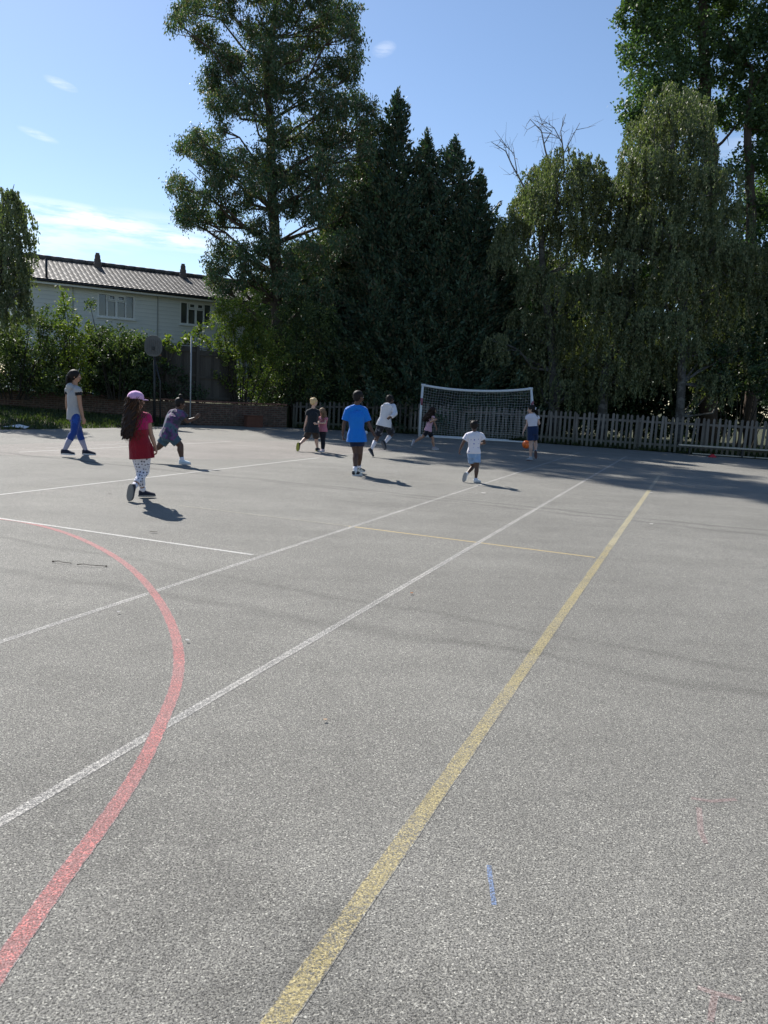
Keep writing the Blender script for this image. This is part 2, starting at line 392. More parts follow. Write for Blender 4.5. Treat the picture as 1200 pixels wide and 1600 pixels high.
def wall_run(name, line, z0, z1, th, mat, parent, mb=None):
    vs, fs, uv = [], [], []; dist = 0
    for i, p in enumerate(line):
        t = (line[min(i+1, len(line)-1)]-line[max(i-1, 0)]).normalized(); nn = Vector((-t.y, t.x, 0))
        if i: dist += (p-line[i-1]).length
        zt = z1[i] if hasattr(z1, '__len__') else z1
        for q, z in ((p, z0), (p, zt), (p+nn*th, zt), (p+nn*th, z0)): vs.append((q.x, q.y, z))
        uv.append(dist)
    n = len(line)
    for i in range(n-1):
        for k in range(3): fs.append((i*4+k, (i+1)*4+k, (i+1)*4+k+1, i*4+k+1))
    fs += [(0, 1, 2, 3), tuple(range((n-1)*4, n*4))[::-1]]
    me = bpy.data.meshes.new(name); me.from_pydata(vs, [], fs); me.update()
    ul = me.uv_layers.new(name='UVMap')
    for lp in me.loops:
        v = lp.vertex_index; k = v % 4; ul.data[lp.index].uv = (uv[v//4]+(th if k > 1 and v//4 in (0, n-1) else 0), vs[v][2] + (th if k == 2 else 0))
    return link(name, me, mat, parent)
bw = empty('brick_wall', WL[2]); tag(bw, 'low old red brick retaining wall along the edge of the playground under the timber fence', 'wall')
random.seed(3)
wp = []
for i in range(len(WL)-1):
    k = max(2, int((WL[i+1]-WL[i]).length/1.2)); wp += [WL[i].lerp(WL[i+1], j/k) for j in range(k)]
wp.append(WL[-1])
wall_run('masonry', wp, -.05, [.80+(.05 if p.x < -10 else 0) + random.uniform(-.01, .01) for p in wp], .22, BRICK, bw)
# a course of loose coping bricks
cop = MB()
for i in range(len(wp)-1):
    a, b = wp[i], wp[i+1]; L = (b-a).length; t = (b-a)/L; nn = Vector((-t.y, t.x, 0)); k = int(L/.112)
    for j in range(k):
        if random.random() < .06: continue
        c = a+t*(j+.5)*L/k+nn*.11; hgt = .06+random.uniform(-.004, .006)
        cop.box((c.x, c.y, .865+random.uniform(-.008, .008)), (L/k-.012, .235, hgt), X=t)
cop.build('coping', simple('coping_brick', (.17, .085, .06), .9, .35, 5), bw, bevel=.006)
# ground retained behind the wall
tp = [(p.x-.05, p.y+.2) for p in WL] + [(-3.6, 31), (-3.0, 60), (-60, 90), (-60, 29)]
sheet('terrace', tp, .78, earth)
m_ = MB()
m_.add([(-3.95, 30.0, -.05), (-3.95, 30.0, .78), (-3.0, 60, .78), (-3.0, 60, -.05)], [(0, 1, 2, 3)])
o = m_.build('terrace_bank', earth); o['kind'] = 'structure'

# bank of grass in front of the wall
gb = []; nseg = 36
front = [Vector((-24, 15, 0))]+[Vector((p.x, p.y, 0)) for p in edge]+[Vector((-7.9, 27.2, 0))]
def along(line, t):
    Ls = [(line[i+1]-line[i]).length for i in range(len(line)-1)]; s_ = t*sum(Ls)
    for i, L in enumerate(Ls):
        if s_ <= L or i == len(Ls)-1: return line[i].lerp(line[i+1], min(1, s_/L))
        s_ -= L
vs, fs = [], []
NB = 10
for i in range(nseg+1):
    t = i/nseg; a = along(front, t); b = Vector((-24+t*16.2, 29.55-t*1.35, 0))
    for j in range(NB+1):
        u_ = j/NB; p = a.lerp(b, u_); hgt = (.42*(1-t)+.10)*(u_**.8) + .03*mnoise.noise(p*.9)
        vs.append((p.x, p.y, max(.0, hgt) - (.04 if j == 0 else 0)))
for i in range(nseg):
    for j in range(NB): k = i*(NB+1)+j; fs.append((k, k+NB+1, k+NB+2, k+1))
me = bpy.data.meshes.new('grass_bank'); me.from_pydata(vs, [], fs); me.update()
if me.polygons[0].normal.z < 0: me.flip_normals()
o = link('grass_bank', me, earth, smooth=True); o['kind'] = 'structure'
bank_vs = np.array(vs).reshape(nseg+1, NB+1, 3)

def leaf_mat(name, cols, trans=.35, rough=.45, spec=.5, tcol=None):
    def fn(n, bs, out):
        g_ = n.n('ShaderNodeNewGeometry'); r_ = g_.outputs['Random Per Island']
        c = n.ramp(r_, [(i/(len(cols)-1), cc) for i, cc in enumerate(cols)])
        big = n.noise(n.pos(), .9, 3); c = mulf(n, c, n.m('ADD', n.m('MULTIPLY', big, .9), .55))
        setp(n, bs, col=c, rough=rough, spec=spec)
        tc = n.mix(1.0, c, c4(tcol or (1.25, 1.5, .55)), 'MULTIPLY')
        tr = n.n('ShaderNodeBsdfTranslucent', {0: tc})
        mx = n.n('ShaderNodeMixShader', {0: trans, 1: bs.outputs[0], 2: tr.outputs[0]})
        n.t.links.new(mx.outputs[0], out.inputs[0])
    return material(name, fn)
GRASSM = leaf_mat('grass_blades', [(.018, .032, .009), (.040, .060, .016), (.075, .085, .03)], .4, .6)
def quads(name, pts, dirs, L, W, mat, parent, rng, kind=None, fold=0.0):
    n = len(pts); pts = np.asarray(pts); dirs = np.asarray(dirs); dirs = dirs/np.maximum(1e-6, np.linalg.norm(dirs, axis=1))[:, None]
    rnd = rng.normal(size=(n, 3)); b = np.cross(dirs, rnd); b /= np.maximum(1e-6, np.linalg.norm(b, axis=1))[:, None]
    L = np.broadcast_to(np.asarray(L, float), (n,))[:, None]; W = np.broadcast_to(np.asarray(W, float), (n,))[:, None]
    V = np.empty((n, 4, 3)); V[:, 0] = pts-dirs*L*.5; V[:, 1] = pts+b*W*.5-dirs*L*.08; V[:, 2] = pts+dirs*L*.5; V[:, 3] = pts-b*W*.5-dirs*L*.08
    me = mesh_np(name, V.reshape(-1, 3), np.arange(4*n).reshape(n, 4), 4)
    o = link(name, me, mat, parent)
    if kind: o['kind'] = kind
    return o
rng = np.random.default_rng(5)
def blades(name, base, hgt, wd):
    n = len(base); d = np.c_[rng.normal(0, .35, (n, 2)), np.ones(n)]; h = hgt*rng.uniform(.5, 1.2, n)
    p = base + d*h[:, None]*.45
    return quads(name, p, d, h, wd, GRASSM, None, rng, 'stuff')
ii = rng.integers(0, nseg, 26000); jj = rng.integers(0, NB, 26000); fu, fv = rng.random(26000), rng.random(26000)
bp = (bank_vs[ii, jj]*((1-fu)*(1-fv))[:, None]+bank_vs[ii+1, jj]*(fu*(1-fv))[:, None]+bank_vs[ii, jj+1]*((1-fu)*fv)[:, None]+bank_vs[ii+1, jj+1]*(fu*fv)[:, None])
blades('grass', bp, .13, .03)
# grass and weeds beyond the picket fence
n_ = 42000; t_ = rng.random(n_); off = rng.uniform(-.05, 1, n_)**1.6*9
x_ = -3.6+t_*21; y_ = np.where(x_ < .8, 29.95, 30.2-(x_-.8)*.4177)+.05+np.abs(off)
blades('grass', np.c_[x_, y_, np.full(n_, -.03)], .22, .035)

# tufts of weed rooted along the foot of the fence and the wall
cen = [(x, 30.2-(x-.8)*.4177-.08) for x in rng.uniform(.8, 16, 60)]+[(x, 29.95) for x in rng.uniform(-3.7, .8, 14)]
tb = np.concatenate([np.c_[rng.normal(cx_, .10, 60), rng.normal(cy_, .05, 60), np.zeros(60)] for cx_, cy_ in cen]); blades('weeds', tb, .17, .02)

# ---------------------------------------------------------------- picket fence
def wood_mat(name, a, b, green=.4):
    def fn(n, bs, out):
        g_ = n.n('ShaderNodeNewGeometry'); p = n.pos(); r_ = g_.outputs['Random Per Island']
        gr = n.noise(n.map(p, (14, 14, 1.2)), 2, 5, .65)
        c = n.mix(gr, c4(a), c4(b)); c = mulf(n, c, n.m('ADD', n.m('MULTIPLY', r_, .6), .7))
        z = n.sep(p)[2]; low = n.n('ShaderNodeMapRange', {0: z, 1: .0, 2: .7, 3: green, 4: 0.0}).outputs[0]
        low = n.m('MULTIPLY', low, n.m('ADD', n.noise(p, 3, 3), .4), clamp=True)
        c = n.mix(low, c, (.045, .062, .028, 1))
        setp(n, bs, col=c, rough=.85, spec=.25, normal=bump(n, gr, .003))
    return material(name, fn)
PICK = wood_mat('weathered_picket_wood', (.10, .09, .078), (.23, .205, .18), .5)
def picket_fence(label, line, hts, spacing=.158, PICK=PICK):
    root = empty('picket_fence', line[0]); tag(root, label, 'fence')
    total = sum((line[i+1]-line[i]).length for i in range(len(line)-1)); bays = max(1, round(total/2.1)); s0 = 0
    for bay in range(bays):
        mb = MB(); a = along(line, bay/bays); b = along(line, (bay+1)/bays); t = (b-a).normalized(); nn = Vector((t.y, -t.x, 0)); L = (b-a).length
        H = lambda q: np.interp(q.x, [h_[0] for h_ in hts], [h_[1] for h_ in hts])
        k = int(L/spacing)
        for j in range(k):
            p = a+t*(j+.5)*L/k; hh = H(p)+random.gauss(0, .016); lean = random.gauss(0, .02)*(2.2 if random.random() < .08 else 1); wd = .078+random.uniform(-.006, .006)
            Z = Vector((t.x*lean, t.y*lean, 1)).normalized(); X = Vector((t.x, t.y, -lean)).normalized(); Y = nn
            vs = []
            for dy in (.012, .032):
                for (ux, uz) in ((-1, .03), (1, .03), (1, hh-.035), (.35, hh), (-.35, hh), (-1, hh-.035)):
                    vs.append(p+X*ux*wd/2+Z*uz+Y*dy)
            mb.add(vs, [(0, 1, 2, 3, 4, 5), (11, 10, 9, 8, 7, 6)]+[(q, q+6, (q+1) % 6+6, (q+1) % 6) for q in range(6)])
        mb.build('picket_panel', PICK, root)
        for f_ in (.20, .82):
            za, zb = H(a)*f_, H(b)*f_; m2 = MB()
            ca, cb = a+Vector((0, 0, za)), b+Vector((0, 0, zb)); d = (cb-ca)
            m2.box((ca+cb)/2-nn*.012, (d.length-.01, .04, .075), X=d, Y=nn, Z=d.cross(nn) if d.cross(nn).z > 0 else -d.cross(nn)); m2.build('rail', PICK, root)
        m3 = MB(); m3.box(a-nn*.085+Vector((0, 0, H(a)*.46)), (.09, .09, H(a)*.92), X=t); m3.build('post', PICK, root)
    return root
random.seed(11)
picket_fence('grey weathered picket fence behind the goal running to the right edge', [Vector((.8, 30.2, 0)), Vector((16.6, 23.6, 0))], [(0, 1.2), (5.5, 1.2), (12.2, 1.24), (17, 1.25)])
picket_fence('shorter dark stretch of picket fence between the brick wall and the goal', [Vector((-3.7, 30.02, 0)), Vector((.72, 29.99, 0))], [(-3.9, .98), (-1, 1.15), (.8, 1.2)], .175, wood_mat('shaded_picket_wood', (.045, .042, .036), (.11, .10, .088), .6))  # darker copy of the picket wood, this stretch's shade put into the colour

# ---------------------------------------------------------------- close-board fence on the wall
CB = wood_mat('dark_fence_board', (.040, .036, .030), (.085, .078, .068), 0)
def board_fence(label, pts, ztops, z0=.78):
    root = empty('timber_fence', pts[0]); tag(root, label, 'fence')
    for i in range(len(pts)-1):
        a, b = pts[i], pts[i+1]; t = (b-a).normalized(); nn = Vector((t.y, -t.x, 0)); L = (b-a).length; zt = ztops[i]
        mb = MB(); k = int(L/.115)
        for j in range(k):
            p = a+t*(.06+(j+.5)*(L-.12)/k); mb.box((p.x, p.y, (z0+zt-.12)/2+.05), ((L-.12)/k+.012, .014, zt-z0-.1-random.uniform(0, .02)), X=t+nn*.10)
        mb.build('board_panel', CB, root)
        for z in (zt-.22, (z0+zt)/2-.05, z0+.2):
            c = (a+b)/2+nn*.04; MB().box((c.x, c.y, z), (L-.12, .04, .09), X=t).build('rail', CB, root)
        c = (a+b)/2; MB().box((c.x, c.y, zt-.02), (L-.1, .07, .035), X=t).build('capping', CB, root)
        MB().box((a.x+nn.x*.03, a.y+nn.y*.03, (z0+zt)/2+.03), (.11, .11, zt-z0+.08), X=t).build('post', CB, root)
bl = [P(150, 560, 28.9), P(215, 560, 28.9), P(262, 560, 28.95), P(309, 560, 29.1), P(372, 560, 29.7)]
bl = [Vector((p.x, p.y, 0)) for p in bl]
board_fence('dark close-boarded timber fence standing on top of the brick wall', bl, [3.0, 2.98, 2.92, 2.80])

# ---------------------------------------------------------------- terraced house
e0 = P(30, 434.5, 33.6); e1 = P(345, 467.5, 38.0); ez = 5.62
hd = Vector((e1.x-e0.x, e1.y-e0.y, 0)).normalized(); hn = Vector((-hd.y, hd.x, 0))    # hn points away from the playground
hL = 16.2; H0 = Vector((e0.x, e0.y, 0)) - hd*.2
house = empty('terraced_house', H0); tag(house, 'pale clad two-storey terraced house with dark tiled roof beyond the hedge', 'house')
def cladding(n, bs, out):
    p = n.obj(); z = n.sep(p)[2]; row = n.m('FRACT', n.m('MULTIPLY', z, 5.6))
    gap = n.ramp(row, [(0, (.5, .5, .5)), (.07, (1, 1, 1)), (1, (.93, .93, .93))]); st = n.noise(n.map(p, (1.2, 1.2, 7)), 1.5, 5, .7); big = n.noise(p, .6, 3)
    c = n.mix(st, (.64, .66, .62, 1), (.78, .79, .75, 1)); c = n.mix(1.0, c, gap, 'MULTIPLY'); c = mulf(n, c, n.m('ADD', n.m('MULTIPLY', big, .25), .85))
    setp(n, bs, col=c, rough=.6, spec=.3, normal=bump(n, row, .012, .6))
CLAD = material('pale_board_cladding', cladding)
def wloc(s_, o_, z): v = H0+hd*s_+hn*o_; return Vector((v.x, v.y, z))
def s_of(px, py=480):                     # distance along the facade for a sight line
    d = ray(px, py); A = np.array([[hd.x, -d[0]], [hd.y, -d[1]]]); return float(np.linalg.solve(A, [-H0.x-hn.x*.35, -H0.y-hn.y*.35])[0])
WALLO = .35
def zat(px, py, s_): v = H0+hd*s_+hn*WALLO; return P(px, py, v.y).z
wins = []
for (xa, xb, ya, yb) in ((152.5, 210.5, 456.5, 492.0), (281, 331, 471.5, 503)):
    sa, sb = s_of(xa), s_of(xb); wins.append((sa, sb, zat(xb, yb, sb)+.02, zat(xa, ya, sa)-.0))
wins = [(a, b, 4.28, 5.34) for a, b, _, _ in wins]
p2 = wins[1][0]-wins[0][0]; wins.append((wins[1][0]+p2, wins[1][1]+p2, 4.28, 5.34))
wm = MB(); cuts = sorted(wins); cur = 0
for (sa, sb, za, zb) in cuts:
    if sb > hL: continue
    wm.box(wloc((cur+sa)/2, WALLO+.1, 3.12), (sa-cur, .2, 4.74), X=hd)
    wm.box(wloc((sa+sb)/2, WALLO+.1, (.75+za)/2), (sb-sa, .2, za-.75), X=hd)
    wm.box(wloc((sa+sb)/2, WALLO+.1, (zb+5.49)/2), (sb-sa, .2, 5.49-zb), X=hd); cur = sb
wm.box(wloc((cur+hL)/2, WALLO+.1, 3.12), (hL-cur, .2, 4.74), X=hd)
for s_ in (.1, hL-.1): wm.box(wloc(s_, WALLO+3.2, 3.12), (.2, 5.9, 4.74), X=hd)
gv = [wloc(.05, WALLO+.1, 5.49), wloc(.05, WALLO+6.1, 5.49), wloc(.05, WALLO+3.1, 6.85)]; wm.add(gv+[v+hd*.15 for v in gv], [(0, 1, 2), (5, 4, 3), (0, 3, 4, 1), (1, 4, 5, 2), (2, 5, 3, 0)])
wm.box(wloc(hL/2, WALLO+6.2, 3.12), (hL, .2, 4.74), X=hd)
wm.build('wall', CLAD, house)
FRW = simple('white_window_frame', (.72, .73, .70), .4, .04)
def glass(n, bs, out): setp(n, bs, col=(.035, .045, .05), rough=.08, spec=.8)
GL = material('window_glass', glass)
CURT = simple('net_curtain', (.42, .46, .45), .9, .1, 12)
for (sa, sb, za, zb) in wins:
    if sb > hL: continue
    fm = MB(); zc, hh = (za+zb)/2, zb-za; L = sb-sa
    for s_ in (sa+.03, sb-.03): fm.box(wloc(s_, WALLO+.04, zc), (.06, .09, hh), X=hd)
    for z in (za+.03, zb-.03): fm.box(wloc((sa+sb)/2, WALLO+.04, z), (L-.12, .09, .06), X=hd)
    ms = [sa+L*.25, sa+L*.5, sa+L*.75]
    for i, s_ in enumerate(ms): fm.box(wloc(s_, WALLO+.04, zc), (.09 if i == 1 else .06, .08, hh-.12), X=hd)
    wf = fm.build('window', FRW, house)
    sh = MB()
    for q in (1, 2):
        a_, b_ = sa+L*.25*q+.05, sa+L*.25*(q+1)-.05; zz = zb-.32
        sh.box(wloc((a_+b_)/2, WALLO+.03, zz), (b_-a_, .08, .05), X=hd)
        for z in (zz+.06, zb-.08): sh.box(wloc((a_+b_)/2, WALLO-.02, z), (b_-a_, .05, .045), X=hd)
        for s_ in (a_+.02, b_-.02): sh.box(wloc(s_, WALLO-.018, (zz+zb)/2-.01), (.04, .05, .2), X=hd)
    sh.build('fanlight', FRW, wf)
    MB().box(wloc((sa+sb)/2, WALLO+.10, zc), (L-.1, .012, hh-.1), X=hd).build('pane', GL, wf)
    for (f0, f1) in ((.03, .20), (.80, .87)):
        cu = MB(); k = 7
        for j in range(k):
            s_ = sa+L*(f0+(f1-f0)*(j+.5)/k); cu.tube([wloc(s_, WALLO+.15, za+.08), wloc(s_, WALLO+.15, zb-.08)], L*(f1-f0)/k*.62, 6)
        cu.build('curtain', CURT, wf)
    MB().box(wloc((sa+sb)/2, WALLO-.02, za-.035), (L+.1, .16, .05), X=hd).build('sill', FRW, wf)
for s_ in (s_of(114), s_of(246)):
    MB().box(wloc(s_, WALLO-.025, 3.1), (.05, .03, 4.7), X=hd).build('cover_strip', simple('grey_trim', (.35, .36, .34), .6), house)
MB().box(wloc(hL/2, .12, 5.45), (hL+.1, .46, .04), X=hd).build('soffit', FRW, house)
MB().box(wloc(hL/2, -.125, 5.50), (hL+.1, .025, .16), X=hd).build('fascia', FRW, house)
gt = MB(); gt.tube([wloc(-.1, -.2, 5.555), wloc(hL+.1, -.2, 5.555)], .062, 10); gt.build('gutter', simple('black_plastic', (.02, .02, .022), .45), house)
# pantiled roof as real waves and courses
rz0, rz1, ro0, ro1 = 5.60, 6.93, -.26, WALLO+3.1
tile = .215; nU = int(hL/tile)*6; courses = 16
vs = []; nr = courses*2
for side in (0, 1):
    for r_ in range(nr):
        cse = r_//2; t = (cse+(1 if r_ % 2 else 0))/courses; lift = .0 if r_ % 2 else .030
        for i in range(nU+1):
            s_ = -.15+(hL+.3)*i/nU; wv = .005*(math.sin(2*math.pi*s_/tile)+.35*math.sin(4*math.pi*s_/tile+.8))
            o_ = ro0+(ro1-ro0)*t if side == 0 else 2*ro1-(ro0+(ro1-ro0)*t)
            vs.append(wloc(s_, o_, rz0+(rz1-rz0)*t+lift+wv))
fs = []
for side in (0, 1):
    b0 = side*nr*(nU+1)
    for r_ in range(nr-1):
        for i in range(nU):
            k = b0+r_*(nU+1)+i; q = (k, k+1, k+nU+2, k+nU+1); fs.append(q if side == 0 else q[::-1])
def tilem(n, bs, out):
    p = n.obj(); f = n.noise(p, .8, 4, .6); g_ = n.voro(n.map(p, (4.6, 4.6, 4)), 1.0); g2 = n.noise(p, 30, 3, .7)
    c = n.mix(f, (.072, .061, .057, 1), (.125, .108, .10, 1)); c = n.mix(.5, c, mulf(n, n.n('ShaderNodeRGBToBW', {0: g_}).outputs[0], .20)); c = n.mix(n.ramp(g2, [(.55, (0, 0, 0)), (.8, (.5, .5, .5))]), c, (.2, .2, .18, 1))
    setp(n, bs, col=c, rough=.62, spec=.3, normal=bump(n, n.m('FRACT', n.m('MULTIPLY', n.m('ADD', n.m('MULTIPLY', n.sep(p)[2], 9.77), n.m('MULTIPLY', g2, .12)), 1.0)), .02, .8))
me = bpy.data.meshes.new('roof'); me.from_pydata(vs, [], fs); me.update()
roof = link('roof', me, material('brown_pantile', tilem), house, False)
rd = MB(); k = 34
for j in range(k):
    a, b = wloc(-.1+(hL+.2)*j/k, ro1, rz1+.05), wloc(-.1+(hL+.2)*(j+1)/k+.02, ro1, rz1+.055); rd.tube([a, b], [.125, .118], 10)
rd.build('ridge', MATS['brown_pantile'], roof, True)
CON = simple('chimney_pot', (.13, .105, .09), .9, .2)
for px, ptop, ybase in ((153, 397, 420), (287, 414, 433)):
    ss = None
    lo, hi = -5.0, 25.0
    for _ in range(40):
        mid = (lo+hi)/2; v = wloc(mid, ro1-.45, 0); X_ = P(px, 410, v.y).x
        if X_ > v.x: lo = mid
        else: hi = mid
    v = wloc(lo, ro1-.35, 0); top = P(px, ptop, v.y).z
    ch = MB(); ch.loft([(v+Vector((0, 0, z)), hd, hn, a_, a_) for z, a_ in ((6.7, .19), (6.95, .19), (6.99, .16), (top-.24, .155), (top-.22, .13), (top-.05, .125), (top-.05, .10), (top, .10))], 8)
    cho = ch.build('chimney', CON, roof)
    MB().tube([v+Vector((0, 0, top-.01)), v+Vector((0, 0, top+.05))], [.085, .09], 10).build('cowl', CON, cho)
v = wloc(s_of(71, 440), -.05, 0); zt = P(72, 404, v.y).z
MB().tube([v+Vector((0, 0, 5.45)), v+Vector((0, 0, zt))], .05, 10).build('vent_pipe', MATS['black_plastic'], roof, True)

# ---------------------------------------------------------------- hoop post, netball post
MET = simple('black_painted_steel', (.018, .02, .022), .45, .3, 20)
GALV = simple('dull_galvanised_steel', (.36, .38, .40), .5, .15, 30)
b0 = G(241, 665); hp = empty('basketball_hoop', b0); tag(hp, 'rounded grey backboard seen from behind on a tall black post by the brick wall', 'basketball hoop')
Yh = b0.y
MB().tube([b0, Vector((b0.x, b0.y, 2.62))], .045, 12).build('post', MET, hp, True)
MB().tube([b0+Vector((.22, -.05, .0)), b0+Vector((.2, -.04, 1.5)), Vector((b0.x, b0.y, 2.2))], .028, 10).build('brace', MET, hp, True)
m_ = MB(); m_.box(b0+Vector((.1, 0, .03)), (.6, .42, .06), X=(1, 0, 0)); m_.build('base_plate', MET, hp, bevel=.008)
bc = P(239.5, 541, Yh-.14); outl = []
for k in range(40):
    an = 2*math.pi*k/40; x = .30*math.cos(an); z = .355*math.sin(an)
    x = .30*math.copysign(abs(math.cos(an))**.72, math.cos(an))
    if z < 0: z = -.335*abs(math.sin(an))**.6; x *= 1-.13*abs(math.sin(an))
    outl.append((x, z))
v1 = [bc+Vector((x, 0, z)) for x, z in outl]; v2 = [bc+Vector((x, .03, z)) for x, z in outl]; k = len(outl)
mb = MB(); mb.add(v1+v2, [tuple(range(k)), tuple(range(k, 2*k))[::-1]]+[(i, i+k, (i+1) % k+k, (i+1) % k) for i in range(k)])
bb = mb.build('backboard', simple('weathered_grey_board', (.115, .115, .11), .75, .3, 9), hp, bevel=.004)
rib = MB()
for i in range(-3, 4): rib.box(bc+Vector((i*.07, -.012, -.02)), (.012, .02, .5-.03*abs(i)))
rib.build('rib', MATS['weathered_grey_board'], bb)
rim = MB(); rim.tube([bc+Vector((-.02+.20*math.sin(t), .25-.20*math.cos(t), -.27)) for t in [2*math.pi*i/24 for i in range(25)]], .009, 6)
rim.build('rim', simple('orange_painted_steel', (.28, .09, .03), .5), hp, True)
MB().box(Vector((b0.x, (Yh+bc.y)/2, 2.57)), (.09, .20, .12)).build('bracket', MET, hp)
b1 = G(297, 664); npost = empty('netball_post', b1); tag(npost, 'tall thin pale metal post in front of the timber fence', 'netball post')
MB().tube([b1+Vector((0, 0, .04)), Vector((b1.x, b1.y, 3.12))], .026, 10).build('post', GALV, npost, True)
m_ = MB(); m_.tube([b1+Vector((0, 0, .0)), b1+Vector((0, 0, .045)), b1+Vector((0, 0, .06))], [.26, .25, .10], 20); m_.build('base_plate', MET, npost)
MB().ell(Vector((b1.x, b1.y, 3.13)), (.03, .03, .03), k=8, m=6).build('cap', GALV, npost, True)

# ---------------------------------------------------------------- goal
gl, gr = G(655, 683), G(834, 693); goal = empty('football_goal', (gl+gr)/2); tag(goal, 'white framed football goal with sagging crossbar and white net', 'goal')
GP = simple('white_goal_plastic', (.62, .64, .65), .45, .08, 6)
zl, zr = 1.86, 1.93; gt_ = (gr-gl).normalized(); gback = Vector((-gt_.y, gt_.x, 0))
MB().tube([gl, gl+Vector((0, 0, zl*.5)), gl+Vector((.02, 0, zl))], .045, 14).build('goalpost', GP, goal, True)
MB().tube([gr+Vector((.04, 0, 0)), gr+Vector((-.09, 0, zr*.5)), gr+Vector((-.25, 0, zr))], .045, 14).build('goalpost', GP, goal, True)
def bar(t):
    p = (gl+Vector((.02, 0, zl))).lerp(gr+Vector((-.25, 0, zr)), t); return p-Vector((0, 0, .14*(1-abs(2*t-1)**2.2)))
cb = MB(); cb.tube([bar(i/30) for i in range(31)], .045, 14); cb.build('crossbar', GP, goal, True)
jn = MB(); jn.tube([bar(0)+Vector((-.055, 0, .0)), bar(0)+Vector((.10, 0, -.005))], .052, 14); jn.build('corner_joint', GP, goal, True)
jn = MB(); jn.tube([bar(1)+Vector((-.10, 0, -.005)), bar(1)+Vector((.055, 0, .0))], .052, 14); jn.build('corner_joint', GP, goal, True)
STK = simple('faded_red_tape', (.26, .09, .12), .6, .3, 12)
for b_, dx, z in ((gl, .012, 1.28), (gr, -.165, 1.38)):
    MB().tube([b_+Vector((dx, 0, z-.13)), b_+Vector((dx, 0, z+.12))], .049, 14).build('tape_band', STK, goal, True)
bD = .85
for b_, z, tx in ((gl, zl, .02), (gr, zr, -.25)):
    MB().tube([b_+gback*.05+Vector((0, 0, .03)), b_+gback*bD+Vector((0, 0, .03))], .03, 10).build('side_ground_bar', GP, goal, True)
    MB().tube([b_+gback*.03+Vector((tx, 0, z-.05)), b_+gback*.52+Vector((tx*.5, 0, z*.52)), b_+gback*bD+Vector((0, 0, .05))], .02, 10).build('back_stay', GP, goal, True)
MB().tube([gl+gback*bD+Vector((0, 0, .03)), gr+gback*bD+Vector((0, 0, .03))], .034, 10).build('rear_ground_bar', GP, goal, True)
MB().tube([gl-gback*.0+Vector((.05, 0, .035)), gr+Vector((-.02, 0, .035))], .030, 10).build('front_ground_bar', GP, goal, True)
def netp(u_, v_):
    t = bar(u_); g0 = gl.lerp(gr, u_)+gback*(bD-.02)+Vector((0, 0, .05))
    p = t.lerp(g0, v_)-Vector((0, 0, .05*math.sin(math.pi*v_))); p += gback*(.10*math.sin(math.pi*v_)*(1+.5*math.sin(u_*17)))
    p.z += .035*math.sin(u_*9+1)*math.sin(math.pi*v_)+.012*math.sin(u_*31+v_*9); p.x += .02*math.sin(v_*11+u_*7); return p
net = MB(); NU, NV = 40, 20
for i in range(NU+1): net.tube([netp(i/NU, j/12) for j in range(13)], .0030, 3, cap=False)
for j in range(NV+1): net.tube([netp(i/24, j/NV) for i in range(25)], .0030, 3, cap=False)
for b_, z in ((0, zl), (1, zr)):
    base = gl if b_ == 0 else gr
    for k in range(1, 6):
        zt_ = max(.1, z*(1-k/6*.97)-.03); net.tube([base+gback*(bD*k/6)+Vector((0, 0, .05)), base+gback*(bD*k/6)+Vector(((.02 if b_ == 0 else -.25)*zt_/z, 0, zt_))], .0030, 3, cap=False)
    for k in range(1, 16):
        zz = z*k/16; dmax = bD*(1-zz/z*.97); px_ = (.02 if b_ == 0 else -.25)*zz/z
        net.tube([base+Vector((px_, 0, zz)), base+gback*max(.05, dmax)+Vector((px_, 0, zz-.02))], .0030, 3, cap=False)
net.build('net', simple('net_cord', (.55, .57, .56), .8, .1), goal)

# ---------------------------------------------------------------- bench
BW = wood_mat('bench_wood', (.38, .34, .27), (.58, .53, .44), 0)
q0, q1 = G(1059, 709), G(1262, 722.5); bd = (q1-q0).normalized(); bn = Vector((-bd.y, bd.x, 0)); BL = (q1-q0).length
ben = empty('gym_bench', q0); tag(ben, 'long low narrow wooden bench standing against the picket fence', 'bench')
c = (q0+q1)/2
m_ = MB(); m_.box(c+Vector((0, 0, .305)), (BL, .24, .048), X=bd); m_.build('seat', BW, ben, bevel=.008)
m_ = MB(); m_.box(c+Vector((0, 0, .045)), (BL-.9, .08, .035), X=bd); m_.build('balance_rail', BW, ben, bevel=.006)
for f_ in (.09, .5, .91):
    p = q0+bd*BL*f_; lg = MB()
    for s_ in (-.09, .09): lg.box(p+bn*s_+Vector((0, 0, .155)), (.045, .04, .265), X=bd)
    lg.box(p+Vector((0, 0, .012)), (.05, .34, .024), X=bd); lg.build('leg', MET, ben)
mp = G(1113, 714.5); mk_ = MB(); mk_.loft([(mp+Vector((0, 0, z)), Vector((1, 0, 0)), Vector((0, 1, 0)), a_, a_) for z, a_ in ((.0, .12), (.012, .125), (.03, .11), (.07, .08), (.10, .035), (.102, .015))], 20)
tag(mk_.build('marker_dome', simple('red_plastic', (.42, .02, .03), .4), None, True), 'small red plastic dome marker lying by the low bench', 'dome marker')

